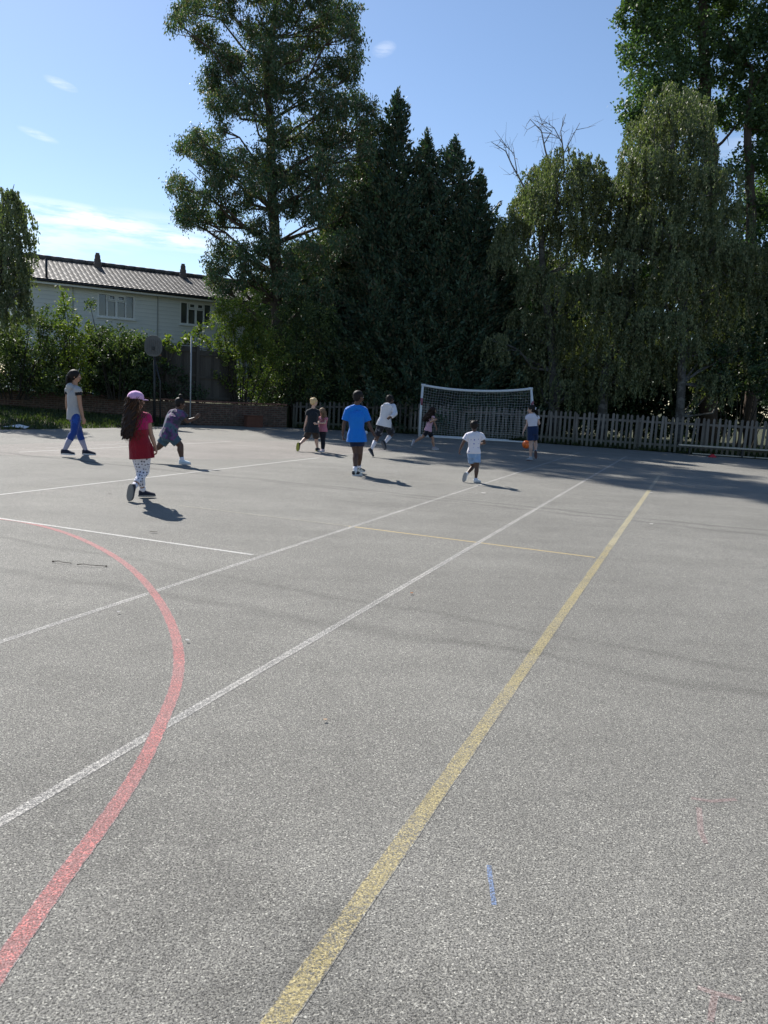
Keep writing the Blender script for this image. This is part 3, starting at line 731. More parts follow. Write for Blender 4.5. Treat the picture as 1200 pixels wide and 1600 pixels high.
# rust-brown box against the wall, paper on the bank, balls
qx = Vector((-5.05, 28.85, 0)); t = (WL[3]-WL[2]).normalized()
fb = empty('storage_box', qx); tag(fb, 'rust brown box standing against the foot of the brick wall', 'box'); RB = simple('rust_brown_wood', (.115, .048, .030), .9, .35, 6)
m_ = MB(); m_.box(qx+Vector((0, 0, .20)), (.62, .34, .40), X=t); m_.build('body', RB, fb, bevel=.01)
m_ = MB(); m_.box(qx+Vector((0, 0, .42)), (.68, .38, .035), X=t); m_.build('lid', RB, fb, bevel=.006)
pp = G(26, 669.5); pv = [(-.36, -.06, .03), (-.05, -.16, .05), (.26, -.05, .02), (.30, .10, .06), (.0, .16, .11), (-.3, .08, .05), (0, 0, .09)]
m_ = MB(); m_.add([pp+Vector(v) for v in pv]+[pp+Vector(v)-Vector((0, 0, .004)) for v in pv], [(i, (i+1) % 6, 6) for i in range(6)]+[((i+1) % 6+7, i+7, 13) for i in range(6)]+[(i, i+7, (i+1) % 6+7, (i+1) % 6) for i in range(6)])
tag(m_.build('paper_sheet', simple('white_paper', (.7, .71, .7), .7, .03)), 'crumpled white sheet of paper lying on the edge of the grass bank', 'paper')
bp_ = P(822.3, 694.6, 23.3); br_ = .125; bp_.z = max(br_, bp_.z)
def ballm(n, bs, out):
    p = n.obj(); e_ = n.n('ShaderNodeTexVoronoi', {'Scale': 7.5, 'Vector': p}, feature='DISTANCE_TO_EDGE').outputs[0]
    c = n.ramp(e_, [(.0, (.30, .03, .01)), (.05, (.85, .14, .02)), (.5, (.95, .20, .03))]); setp(n, bs, col=c, rough=.4, spec=.4)
m_ = MB(); m_.ell(bp_, (br_,)*3, k=28, m=18); tag(m_.build('ball', material('orange_ball', ballm), None, True), 'orange football at the feet of the child standing in front of the goal', 'ball')
wb = G(571.5, 679); m_ = MB(); m_.ell(wb+Vector((0, 0, .07)), (.07,)*3, k=20, m=12); tag(m_.build('ball', simple('white_rubber', (.7, .7, .72), .5, .05), None, True), 'tiny white ball on the ground behind the boy in blue', 'ball')

# ---------------------------------------------------------------- litter on the asphalt
LF = simple('dead_leaf', (.10, .062, .03), .8, .3, 40); TW = simple('dark_twig', (.035, .028, .02), .9); ST = simple('pale_stone', (.62, .60, .56), .8, .1)
def leaf_obj(px, py, L, wd, ang, label, mat=LF, name='fallen_leaf', cat='leaf', group=None, curl=.25):
    p = G(px, py); X = Vector((math.cos(ang), math.sin(ang), 0)); Y = Vector((-X.y, X.x, 0)); mb = MB(); vs = []
    prof = [(-.5, 0), (-.3, .7), (0, 1), (.3, .75), (.5, 0)]
    for t_, w_ in prof:
        z = .012+curl*L*(t_*t_)*1.6
        vs += [p+X*t_*L+Y*w_*wd/2+Vector((0, 0, z+curl*wd*.4*w_)), p+X*t_*L+Vector((0, 0, z)), p+X*t_*L-Y*w_*wd/2+Vector((0, 0, z+curl*wd*.3*w_))]
    n = len(prof); fs = []
    for i in range(n-1):
        for j in (0, 1): fs.append((i*3+j, (i+1)*3+j, (i+1)*3+j+1, i*3+j+1))
    top = len(vs); vs += [v-Vector((0, 0, .002)) for v in vs]; fs += [tuple(q+top for q in f)[::-1] for f in fs]
    mb.add(vs, fs); o = mb.build(name, mat); tag(o, label, cat, group); return o
leaf_obj(240, 833, .085, .02, .1, 'dark curled leaf lying alone in front of the girl in the pink cap', TW)
leaf_obj(171.5, 772, .045, .025, .4, 'small dark scrap on the asphalt to the left of the girl in the pink cap', TW, curl=.1)
leaf_obj(643, 929, .03, .02, .8, 'tiny orange brown leaf between the two long white lines', simple('orange_leaf', (.30, .12, .04), .8))
leaf_obj(508, 1128, .018, .013, .2, 'small curled tan leaf to the right of the long white touch line', simple('tan_leaf', (.42, .30, .2), .8))
leaf_obj(755, 771.5, .085, .05, .3, 'pale scrap of litter lying beyond the end of the yellow line', ST, 'paper_scrap', 'litter', curl=.1)
leaf_obj(1017, 771, .07, .035, -.3, 'pale scrap just beside the end of the yellow line', ST, 'paper_scrap', 'litter', curl=.1)
leaf_obj(1017.5, 820, .055, .03, .2, 'flat pale scrap alone on the asphalt right of the yellow line', ST, 'paper_scrap', 'litter', curl=.1)
leaf_obj(185.5, 959, .022, .014, .2, 'small pale stone inside the red arc near the white court line', ST, 'pebble', 'pebble', curl=.5)
leaf_obj(293, 1003.5, .028, .014, -.4, 'pale stone chip just outside the red arc', ST, 'pebble', 'pebble', curl=.4)
for pts, lab in (([(83, 879), (98, 881.5), (112, 882)], 'thin dark twig on the asphalt, left piece inside the red arc'), ([(120, 884), (140, 886), (166, 886.5)], 'thin dark twig on the asphalt nearer to the red arc')):
    q = [G(*a_)+Vector((0, 0, .01+.006*(i % 2))) for i, a_ in enumerate(pts)]; m_ = MB(); m_.tube([q[0], q[0].lerp(q[1], .5)+Vector((0, .01, .004)), q[1], q[2]], [.0035, .0025, .002, .003], 6)
    m_.ell(q[0] if pts[0][0] == 83 else q[2], (.010, .007, .006), k=8, m=5); tag(m_.build('twig', TW), lab, 'twig')
# ---------------------------------------------------------------- trees
LM = dict(
    euc=leaf_mat('drooping_evergreen_leaf', [(0.044, 0.085, 0.049), (0.068, 0.117, 0.064), (0.104, 0.146, 0.079), (0.195, 0.138, 0.088)], .25, .55, .25),
    con=leaf_mat('cypress_foliage', [(0.033, 0.068, 0.046), (0.051, 0.095, 0.062), (0.074, 0.118, 0.070), (0.120, 0.101, 0.062)], .12, .6, .3),
    birch=leaf_mat('birch_leaf', [(0.062, 0.088, 0.044), (0.104, 0.131, 0.065), (0.163, 0.179, 0.094), (0.208, 0.215, 0.117)], .28, .55, .25),
    pop=leaf_mat('poplar_leaf', [(0.049, 0.084, 0.037), (0.076, 0.122, 0.054), (0.117, 0.173, 0.077)], .30, .55, .28),
    bush=leaf_mat('hedge_leaf', [(0.033, 0.057, 0.026), (0.066, 0.095, 0.037), (0.132, 0.154, 0.061)], .34, .55, .25),
    lite=leaf_mat('light_shrub_leaf', [(0.068, 0.108, 0.024), (0.121, 0.162, 0.036), (0.189, 0.203, 0.048)], .38, .55, .25),
    holly=leaf_mat('glossy_dark_leaf', [(0.018, 0.041, 0.019), (0.029, 0.062, 0.025), (0.053, 0.097, 0.040)], .15, .38, .45),
    dark=leaf_mat('shaded_laurel_leaf', [(0.022, 0.043, 0.023), (0.034, 0.058, 0.027), (0.047, 0.078, 0.035)], .2, .5, .3))
def barkm(name, a, b, pale=None):
    def fn(n, bs, out):
        p = n.pos(); f = n.noise(n.map(p, (6, 6, 1.1)), 2.4, 5, .7); c = n.mix(f, c4(a), c4(b))
        if pale: c = n.mix(n.ramp(n.noise(n.map(p, (2.5, 2.5, 5)), 1.2, 4, .7), [(.46, (0, 0, 0)), (.56, (1, 1, 1))]), c, c4(pale))
        setp(n, bs, col=c, rough=.9, spec=.2, normal=bump(n, f, .03))
    return material(name, fn)
DBARK = barkm('dark_stem_bark', (.02, .017, .013), (.05, .042, .033)); BARK = barkm('brown_bark', (.045, .034, .026), (.13, .10, .08)); BIRB = barkm('birch_bark', (.06, .055, .05), (.10, .095, .09), (.15, .15, .14)); GREY = barkm('bare_grey_branch', (.12, .11, .10), (.24, .22, .20))
def unit(v): return v/np.maximum(1e-9, np.linalg.norm(v, axis=-1, keepdims=True))
def clump_pts(rng, cs, dens, twig, sub, shell=.45):
    """leaf positions gathered in twigs around clump centres; cs rows x,y,z,rx,ry,rz"""
    out = []; outd = []
    for c in cs:
        r = c[3:6]; k = max(4, int(sub*(r[0]*r[2])/.5))
        d = unit(rng.normal(size=(k, 3))); rad = rng.uniform(shell, 1.0, k)**.6
        tw = c[:3]+d*rad[:, None]*r
        n = max(3, int(dens)); tr = twig*rng.uniform(.6, 1.3, k)
        g_ = rng.normal(size=(k, n, 3))*tr[:, None, None]*.5
        out.append((tw[:, None, :]+g_).reshape(-1, 3)); outd.append(np.repeat(d, n, 0))
    return np.concatenate(out), np.concatenate(outd)
def limbs(mb, trunk, cs, r0, rng, every=1, tw=.02):
    T = [Vector(p) for p in trunk]
    for c in cs[::every]:
        c3 = Vector(c[:3]); best = None
        for i in range(len(T)-1):
            for q in (0, .5):
                t = T[i].lerp(T[i+1], q); dz = c3.z-t.z; hor = math.hypot(c3.x-t.x, c3.y-t.y); cost = abs(dz-hor*.55)+.15*hor
                if best is None or cost < best[0]: best = (cost, t, i+q)
        t = best[1]; L = (c3-t).length
        if L < .3: continue
        f_ = 1-best[2]/(len(T)); rr0 = max(.02, min(r0*.36, r0*.26*f_+.008*L)); a = t.lerp(c3, .35)+Vector((0, 0, -.06*L))+Vector(rng.normal(0, .05*L, 3)); b = t.lerp(c3, .7)+Vector(rng.normal(0, .05*L, 3))
        mb.tube([t, a, b, c3], [rr0, rr0*.7, rr0*.45, tw], 6, cap=False)
        for _ in range(3):
            e_ = c3+Vector(rng.normal(0, .55, 3))*float(c[3]); mb.tube([b, b.lerp(e_, .5)+Vector(rng.normal(0, .1, 3)), e_], [rr0*.35, .018, .008], 4, cap=False)
def px_clumps(lst, Y, rng, depth=.9, copies=2, spread=1.0, rs=1.0):
    cs = []
    for it in lst:
        px, py, r = it[:3]; yo = it[3] if len(it) > 3 else 0
        for k in range(copies):
            dy = yo+(rng.uniform(-1, 1)*spread if copies > 1 else rng.uniform(-.4, .4)*spread)
            p = P(px+rng.normal(0, r*.12), py+rng.normal(0, r*.12), Y+dy); rr = r*Y/1200*rs*rng.uniform(.75, 1.15)
            cs.append([p.x, p.y, p.z, rr, rr*depth, rr*.9])
    return np.array(cs)
def tree(name, label, cat, trunk, radii, cs, leafm, bark, seed, dens=16, sub=22, twig=.22, L=.17, W=.06, droop=.8, group=None, every=1, shell=.45, zmin=None):
    rng = np.random.default_rng(seed); base = Vector(trunk[0]); root = empty(name, (base.x, base.y, base.z)); tag(root, label, cat, group)
    mb = MB(); tr = [Vector(p) for p in trunk]; fine = []; fr = []
    for i in range(len(tr)-1):
        for q in range(4):
            t = q/4; wob = .04*(radii[i]/.2)
            fine.append(tr[i].lerp(tr[i+1], t)+Vector((rng.normal(0, wob), rng.normal(0, wob), 0))*(1 if i+q else 0)); fr.append(radii[i]*(1-t)+radii[i+1]*t)
    fine.append(tr[-1]); fr.append(radii[-1]); mb.tube(fine, fr, 10)
    limbs(mb, trunk, cs, radii[0], rng, every)
    mb.build('trunk', bark, root, True)
    pts, d = clump_pts(rng, cs, dens, twig, sub, shell)
    if zmin is not None: k = pts[:, 2] > zmin; pts, d = pts[k], d[k]
    dirs = unit(rng.normal(size=pts.shape)+d*.5)+np.array([0, 0, -droop]); n = len(pts)
    quads('crown', pts, dirs, L*rng.uniform(.6, 1.3, n), W*rng.uniform(.7, 1.3, n), leafm, root, rng)
    return root
def tpts(lst, z0=None):
    """trunk given by (px, py, Y); first point dropped to the ground height z0"""
    pts = [P(*a) for a in lst]
    if z0 is not None: pts[0] = Vector((pts[0].x, pts[0].y, z0))
    return pts
rng = np.random.default_rng(21)
# tall loose evergreen
euc = [(290,25,26),(322,58,26),(352,18,28),(352,92,28),(308,8,24),(275,35,16),(335,118,20),(400,50,30),(415,95,34),(450,18,32),(382,150,32),(345,165,24),(330,140,20),(372,100,26),
 (430,130,34),(462,95,30),(492,60,30),(520,32,32),(547,58,22),(542,18,26),(500,0,32),(400,-20,38),(350,-30,34),(450,-50,42),(510,-55,40),(430,-110,46),(375,-95,36),(485,-125,42),(430,-175,40),(455,-225,34),
 (520,112,32),(550,92,20),(482,150,34),(512,168,36),(548,160,28),(578,182,26),(592,205,20),(545,118,22),
 (310,212,22),(288,232,20),(322,238,28),(345,205,20),(340,265,30),(284,290,22),(302,322,26),(332,300,28),(375,255,28),(288,338,18),(318,345,20),
 (412,190,16),(445,215,30),(482,222,34),(520,215,34),(560,215,30),(382,312,28),(352,338,24),(395,355,20),(400,285,24),
 (432,272,34),(470,282,34),(512,268,36),(552,268,30),(580,242,24),(455,325,24),(492,330,32),(532,335,36),(560,310,34),
 (350,392,26),(338,420,20),(380,402,28),(412,392,20),(470,398,34),(512,395,34),(545,385,36),(382,440,28),(352,455,20),(330,440,14),(415,445,26),(455,450,30),(505,450,36),(550,440,40)]
cs = px_clumps(euc, 32.2, rng, 1.0, 2, 1.7, .93)
cs = np.concatenate([cs, px_clumps([(430+14*math.sin(i*1.7), 40+i*31, 22, -1.0) for i in range(14)], 32.2, rng, 1.0, 1, .5)])
tree('evergreen_tree', 'very tall loose evergreen with drooping clumps and visible trunk, rising beside the house roof', 'tree',
     tpts([(432, 600, 32.2), (431, 520, 32.2), (432, 430, 32.2), (428, 330, 32.2), (424, 230, 32.2), (418, 150, 32.2), (425, 60, 32.2), (440, -60, 32.2), (440, -200, 32.2)], .7), [.30, .27, .24, .21, .18, .15, .11, .08, .04],
     cs, LM['euc'], BARK, 31, dens=27, sub=50, twig=.23, L=.135, W=.048, droop=1.1, every=2, shell=.2)

def conifer(label, px, py, Y, rbase, seed, lean=0, n_br=330, zb=.0, L0=.18, group='dark cypresses behind the goal', zlow=1.2):
    rng = np.random.default_rng(seed); apex = P(px, py, Y); base = Vector((apex.x-lean, Y, zb)); root = empty('cypress', base); tag(root, label, 'tree', group)
    Ht = apex.z-zb; mb = MB(); mb.tube([base, base.lerp(apex, .5), apex], [.2+.006*Ht, .13, .012], 8)
    P_, D_ = [], []
    ga = 0
    for i in range(n_br):
        u_ = (i+rng.random())/n_br; f_ = 1-(1-u_)**.85; z = zlow+(Ht-zlow)*f_
        prof = (1-f_)**.76*rbase*1.42*(1.0+.16*math.sin(f_*17+seed)+.14*math.sin(f_*41+seed*2))+.05
        ln = prof*rng.choice([rng.uniform(.45, .8), rng.uniform(.8, 1.05), rng.uniform(1.05, 1.32)], p=[.35, .45, .20]); az_ = ga+rng.normal(0, .35); ga += 2.399
        elv = rng.uniform(.10, .50)+.30*f_
        st = base.lerp(apex, f_*.985); hdv = np.array([math.cos(az_), math.sin(az_), 0])
        n = int(46*ln+20); t = rng.uniform(.12, 1, n)**.75
        rise = elv*t**1.6*ln*.8-.12*ln*np.sin(t*math.pi)
        c_ = np.array(st)+hdv*(t*ln)[:, None]+np.c_[np.zeros(n), np.zeros(n), rise]
        wdt = .30*(1-t)*ln**.6+.07; side = np.array([-hdv[1], hdv[0], 0])
        c_ = c_+side*(rng.normal(size=n)*wdt)[:, None]+np.c_[np.zeros(n), np.zeros(n), rng.normal(0, .07, n)-.10*np.abs(rng.normal(size=n))*(1-t)]
        P_.append(c_); D_.append(np.tile(hdv*1.0+np.array([0, 0, .30+elv]), (n, 1))+rng.normal(0, .42, (n, 3)))
        if i % 3 == 0:
            mid = Vector(np.array(st)+hdv*ln*.5+np.array([0, 0, .0])); mb.tube([st, mid, Vector(np.array(st)+hdv*ln*.9+np.array([0, 0, elv*ln*.6]))], [.03, .018, .008], 4, cap=False)
    n = 50; P_.append(np.array(apex)+np.c_[rng.normal(0, .05, (n, 2)), rng.uniform(-.7, .12, n)]); D_.append(np.c_[rng.normal(0, .4, (n, 2)), np.ones(n)])
    mb.build('trunk', BARK, root, True)
    pts = np.concatenate(P_); D = np.concatenate(D_); n = len(pts)
    quads('crown', pts, D, L0*rng.uniform(.6, 1.4, n), L0*.42*rng.uniform(.7, 1.3, n), LM['con'], root, rng)
for q in (('cypress with the highest spire top, beside the tall loose evergreen', 622, 140, 33.0, 2.5, 41, -.1, 560),
          ('cypress with a blunt brownish top next to the highest spire', 668, 204, 33.2, 2.3, 42, .1, 480),
          ('cypress with a ragged spire above the middle of the goal', 712, 214, 32.6, 2.4, 43, .0, 480),
          ('cypress whose tip leans out to the right above the goal', 752, 268, 32.2, 2.1, 44, .5, 430),
          ('short cypress filling the gap beside the dead-topped birch', 789, 345, 33.0, 1.9, 45, .2, 300),
          ('dark cypress half hidden behind the tall loose evergreen', 575, 205, 35.2, 3.1, 46, .0, 520),
          ('cypress directly behind the right side of the tall evergreen trunk', 520, 330, 35.0, 3.0, 47, .0, 360),
          ('low broad cypress standing behind the birches', 850, 395, 35.5, 3.0, 48, .0, 300)):
    conifer(*q)

def weeping(label, trunk, radii, domes, Y, seed, strand=(.6, 1.7), dead=None, leafm=None, spread=1.5, name='birch', copies=2, k_=1.0, L=.10, W=.055, group='weeping birches behind the picket fence', z0=0):
    rng = np.random.default_rng(seed); tr = tpts(trunk, z0); root = empty(name, tr[0]); tag(root, label, 'tree', group)
    mb = MB(); mb.tube(tr, radii, 10); cs = px_clumps(domes, Y, rng, 1.0, copies, spread)
    limbs(mb, tr, cs, radii[0]*.8, rng, 1)
    P_, D_ = [], []
    for c in cs:
        r = c[3]; k = int(35*r*k_)+9; hz_ = rng.uniform(.15, 1.05); sq = rng.uniform(.75, 1.2)
        for _ in range(k):
            a = rng.uniform(0, 2*math.pi); q = math.sqrt(rng.random())
            s0 = c[:3]+np.array([math.cos(a)*q*r*sq, math.sin(a)*q*r, r*hz_*math.sqrt(max(0, 1-q*q))])
            ln = rng.uniform(*strand)*min(1.2, .5+r*.6); n = int(ln*42)
            t = rng.random(n); wob = rng.normal(0, .05, 2)
            out = np.array([math.cos(a), math.sin(a)])*.28*q
            p = np.c_[s0[0]+out[0]*t+wob[0]*np.sin(t*5), s0[1]+out[1]*t+wob[1]*np.sin(t*5), s0[2]-ln*t**1.15+.12*np.sin(t*2.2)]+rng.normal(0, .034, (n, 3))
            P_.append(p); D_.append(np.c_[rng.normal(0, .35, (n, 2)), np.full(n, -1.0)])
    pts = np.concatenate(P_); D = np.concatenate(D_); kk = pts[:, 2] > max(.6, z0+.5); pts, D = pts[kk], D[kk]; n = len(pts)
    mb.build('trunk', BIRB, root, True)
    quads('crown', pts, D, L*rng.uniform(.6, 1.35, n), W*rng.uniform(.7, 1.3, n), leafm or LM['birch'], root, rng)
    if dead:
        dm = MB()
        for br in dead:
            q = [P(x, y, Y_) for x, y, Y_ in br[0]]; dm.tube(q, np.linspace(br[1]*.7, .010, len(q)), 6)
            for i in range(1, len(q)):
                for _ in range(3):
                    a = q[i-1].lerp(q[i], rng.random()); d = (q[i]-q[i-1]).normalized(); e_ = a+(d*.5+Vector(rng.normal(0, .45, 3)))*rng.uniform(.35, .9)
                    m2 = a.lerp(e_, .55)+Vector(rng.normal(0, .05, 3)); dm.tube([a, m2, e_], [.012, .008, .004], 4)
                    f2 = e_+Vector(rng.normal(0, .25, 3)); dm.tube([m2, m2.lerp(f2, .5), f2], [.007, .005, .003], 3)
        dm.build('dead_branches', GREY, root, True)
    return root
weeping('weeping birch with bare dead branches sticking out of its top', [(869, 642, 30.6), (866, 580, 30.6), (858, 500, 30.6), (848, 430, 30.6), (845, 360, 30.6), (858, 290, 30.6)], [.24, .20, .17, .14, .10, .05],
        [(852,275,30),(885,262,30),(915,268,28),(830,300,26),(938,292,26),(812,328,28),(870,312,40),(915,325,38),(805,360,22),(845,345,32),(800,395,24,-.5),(885,375,40),(930,380,36),(832,440,28),(880,450,38),(925,450,38),
         (815,500,26),(860,515,36),(905,520,38),(800,555,26),(850,570,28),(895,575,30),(780,540,18),(835,595,24),(880,600,26),(915,590,26)], 30.6, 51,
        dead=[([(842, 330, 30.6), (815, 285, 30.4), (800, 258, 30.4), (790, 236, 30.3), (768, 222, 30.2)], .06), ([(808, 270, 30.4), (803, 240, 30.2), (780, 218, 30.0)], .03),
              ([(862, 270, 30.6), (852, 235, 30.6), (846, 205, 30.6), (828, 186, 30.5)], .06), ([(850, 225, 30.6), (862, 205, 30.8), (840, 190, 30.9)], .03),
              ([(882, 270, 30.7), (880, 235, 30.7), (876, 205, 30.8), (884, 178, 30.9)], .05), ([(881, 240, 30.7), (895, 212, 30.8), (906, 192, 30.9)], .03), ([(879, 225, 30.7), (866, 200, 30.5), (852, 190, 30.4)], .03)])
weeping('weeping birch with a leaning stem in the middle of the birch group', [(944, 645, 29.6), (943, 600, 29.6), (952, 560, 29.8), (975, 500, 30), (990, 430, 30), (1000, 340, 30), (1010, 260, 30)], [.20, .17, .16, .15, .12, .08, .04],
        [(965,300,28),(1000,275,34),(985,330,36),(960,365,34),(1010,375,42),(1035,300,40),(960,440,34),(1000,450,42),(945,510,34),(990,530,40),(935,560,26),(1020,580,30),(975,590,24),(1000,560,30),(950,595,22),(1030,540,30),(975,400,28,-1.2),(960,470,28,-1.2),(985,350,24,-1.2),(925,340,24),(1015,500,28,-1.2)], 30.0, 52)
weeping('tallest birch, with a pale straight trunk and a domed olive crown', [(1064, 655, 28.6), (1065, 600, 28.6), (1066, 520, 28.8), (1070, 430, 29.2), (1060, 330, 29.6), (1050, 240, 29.8), (1052, 170, 29.8)], [.17, .15, .14, .13, .10, .07, .03],
        [(1045,165,32),(1075,185,32),(1020,205,30),(1055,220,40),(1095,235,34),(1010,250,32),(1045,280,44),(1090,290,44),(1125,290,32),(1030,340,40),(1080,350,46),(1125,350,40),(1060,410,46),(1110,420,44),(1150,400,36),
         (1040,470,42),(1090,490,44),(1140,480,40),(1170,440,34),(1190,500,36),(1100,550,34),(1050,545,28),(1150,545,32),(1190,400,34),(1100,590,22),(1068,430,26,-1.3),(1060,490,26,-1.3),(1075,545,24,-1.3),(1045,380,26,-1.2),(1120,380,28,-1.2),(1000,380,24,-1.0),(1170,560,30),(1130,590,24)], 29.6, 53)

# poplars behind
rng = np.random.default_rng(61)
pop = [(992,30,24),(985,85,20),(1000,130,28),(990,170,18),(1005,190,26),(1000,230,24),(1020,60,34),(1040,15,38),(1035,110,34),(1040,160,36),(1080,60,44),(1075,130,36),(1100,10,42),(1150,40,46),(1130,110,40),(1180,90,44),(1150,170,40),(1100,180,34),(1185,170,36),(1215,130,44),(1210,40,44),
       (1040,-40,44),(1100,-60,46),(1160,-50,46),(1220,-60,46),(1060,-110,44),(1130,-130,46),(1200,-140,46),(1120,-190,44),(1010,-10,30),(1000,280,26),(1030,250,30),(1190,240,30),(1210,300,40),(1180,330,30)]
cs = px_clumps(pop, 36, rng, 1.0, 2, 1.6)
tree('poplar', 'tall bright green poplar with upright stems rising out of the top right of the view', 'tree', tpts([(1112, 640, 36), (1112, 480, 36), (1108, 300, 36), (1104, 180, 36), (1100, 60, 36), (1098, -80, 36), (1100, -220, 36)], 0), [.42, .38, .32, .27, .22, .15, .06], cs, LM['pop'], BARK, 62, dens=17, sub=34, twig=.26, L=.14, W=.11, droop=.1, every=3)
pop2 = [(1200,190,30),(1160,260,26),(1210,240,34),(1235,160,44),(1240,320,50),(1200,380,36),(1160,330,20),(1240,60,50),(1250,420,50),(1190,430,34)]
tree('poplar', 'second poplar partly cut off by the right edge behind the birches', 'tree', tpts([(1180, 640, 34.8), (1178, 500, 34.8), (1172, 320, 34.8), (1168, 200, 34.8), (1175, 100, 34.8)], 0), [.3, .26, .2, .15, .06], px_clumps(pop2, 34.8, rng, 1.0, 2, 1.2), LM['pop'], BARK, 63, dens=15, sub=30, twig=.26, L=.14, W=.11, droop=.2, every=2)

# cedar boughs reaching in from the right edge
def cedar(label, px, Y, seed):
    rng = np.random.default_rng(seed); b = P(px, 650, Y); b.z = 0; root = empty('cedar', b); tag(root, label, 'tree'); top = Vector((b.x, b.y, 13)); mb = MB(); mb.tube([b, top], [.28, .05], 10); P_, D_ = [], []
    for i in range(74):
        z = 3.0+i*.135+rng.uniform(-.1, .1); a = i*2.399; ln = (13.5-z)*.24+.9; hd_ = np.array([math.cos(a), math.sin(a), 0]); n = int(190*ln)
        t = rng.uniform(.1, 1, n)**.7; side = np.array([-hd_[1], hd_[0], 0]); c_ = np.array([b.x, b.y, z])+hd_*(t*ln)[:, None]+np.c_[np.zeros((n, 2)), .25*t-.45*t**2.2*ln*.5]+side*(rng.normal(size=n)*(.34*(1.1-t)+.06))[:, None]
        c_[:, 2] -= np.abs(rng.normal(0, .16, n)); P_.append(c_); D_.append(np.tile(hd_+np.array([0, 0, -.7]), (n, 1))+rng.normal(0, .4, (n, 3)))
        mb.tube([Vector((b.x, b.y, z)), Vector(np.array([b.x, b.y, z+.15])+hd_*ln*.5), Vector(np.array([b.x, b.y, z+.2-.2*ln])+hd_*ln*.95)], [.045, .03, .01], 5, cap=False)
    mb.build('trunk', BARK, root, True); pts = np.concatenate(P_); n = len(pts); quads('crown', pts, np.concatenate(D_), .20*rng.uniform(.6, 1.3, n), .05, LM['pop'], root, rng)
cedar('conifer with layered drooping boughs reaching in from the right edge', 1292, 28.5, 71)

# shrubs and hedges
def shrub(label, lst, Y, mat, seed, z0=0.0, L=.095, W=.055, dens=20, sub=30, twig=.17, spread=.7, group=None, name='shrub', copies=2, cat='shrub', droop=.2, shell=.35):
    rng = np.random.default_rng(seed); cs = px_clumps(lst, Y, rng, .9, copies, spread); cx_ = float(np.mean(cs[:, 0])); base = Vector((cx_, Y, z0))
    top = Vector((cx_, Y, max(z0+.6, float(cs[:, 2].mean()))))
    root = empty(name, base); tag(root, label, cat, group); mb = MB()
    for c in cs[::2]:
        c3 = Vector(c[:3]); s_ = base+Vector((rng.normal(0, .05)+(c3.x-cx_)*(.35 if cat != 'shrub' or len(lst) > 9 else .05), rng.normal(0, .04), 0)); mb.tube([s_, s_.lerp(c3, .5)+Vector((0, 0, .1)), c3], [.024, .018, .008], 5, cap=False)
    mb.build('stems', DBARK, root, True)
    pts, d = clump_pts(rng, cs, dens, twig, sub, shell); k = pts[:, 2] > z0+.02; pts, d = pts[k], d[k]; n = len(pts)
    quads('leaves', pts, unit(rng.normal(size=pts.shape)+d*.4)+np.array([0, 0, -droop]), L*rng.uniform(.6, 1.35, n), W*rng.uniform(.7, 1.3, n), mat, root, rng)
HG = 'shrubs on the terrace behind the brick wall'
shrub('arching bright-tipped shrub right in front of the house windows', [(165,514,12),(190,520,13),(205,532,13),(222,552,11),(180,535,20),(150,520,13),(160,545,22),(200,555,22),(140,475,8),(215,565,18),(222,590,18),(190,590,24),(160,575,24)], 27.6, LM['bush'], 81, .78, group=HG, twig=.15)
shrub('upright pale green shrub rising to the house eaves', [(98,462,9),(104,478,11),(95,494,14),(114,500,12),(100,515,20),(125,520,20),(110,550,24),(135,555,22),(120,590,24)], 27.8, LM['lite'], 82, .78, group=HG, twig=.17)
shrub('dense dark bramble thicket beside the left edge', [(15,520,26),(50,505,22),(75,500,20),(30,550,28),(70,545,26),(10,590,28),(50,590,28),(90,590,26),(-30,540,34),(-60,590,34),(80,520,20),(-30,500,26),(-80,540,34)], 27.4, LM['bush'], 83, .6, group=HG)
shrub('dense unclipped hedge filling the terrace below the house', [(x_+dx, y_, 24, 0) for y_ in (538, 560, 584, 606) for x_, dx in ((0, 3), (35, -4), (70, 2), (105, 0), (140, 5), (172, -3), (202, 2), (228, -8))]+[(20,505,20),(60,500,16),(88,505,14)], 28.7, LM['bush'], 80, .78, dens=24, sub=42, twig=.2, L=.095, W=.055, shell=.2, spread=.4, name='hedge', cat='hedge')
shrub('low dark shrub behind the wall between the woman and the girl in the cap', [(130,600,18),(165,608,16),(200,610,16),(235,612,13),(150,585,18),(185,590,18),(215,595,16),(100,610,16)], 28.1, LM['dark'], 84, .78, group=HG)
shrub('tall dark elder bush filling the corner in front of the timber fence', [(240,560,13),(228,575,16),(248,590,16),(236,608,16),(258,608,12),(262,575,9),(275,575,13),(285,600,15),(300,612,13),(270,620,12),(318,618,11)], 28.5, LM['dark'], 85, .78, group=HG)
shrub('wispy rose stems above the timber fence beside the backboard', [(258,536,7),(266,543,8),(276,546,8),(284,540,6),(254,562,5),(262,530,4)], 28.2, LM['lite'], 86, 2.0, dens=9, sub=20, twig=.12, copies=1, L=.13, W=.09, group=HG)
shrub('young spindly sapling showing above the timber fence before the white wall', [(296,524,8),(308,520,7),(318,530,9),(302,538,9),(325,540,9),(290,530,5),(312,512,4)], 30.2, LM['lite'], 87, .8, dens=8, sub=20, twig=.12, copies=2, L=.13, W=.08, group=HG)
BG = 'bushes beneath the tall trees'
shrub('large rounded light green bush at the end of the timber fence', [(345,500,20),(365,485,24),(375,515,26),(350,525,20),(395,500,24),(400,535,28),(372,545,24),(385,575,24),(415,570,26),(370,595,22),(400,610,26),(355,560,16),(348,475,14),(390,465,18),(350,545,15),(420,530,22),(430,560,20),(345,585,12)], 29.35, LM['lite'], 91, .8, group=BG, twig=.17, sub=32, spread=.5)
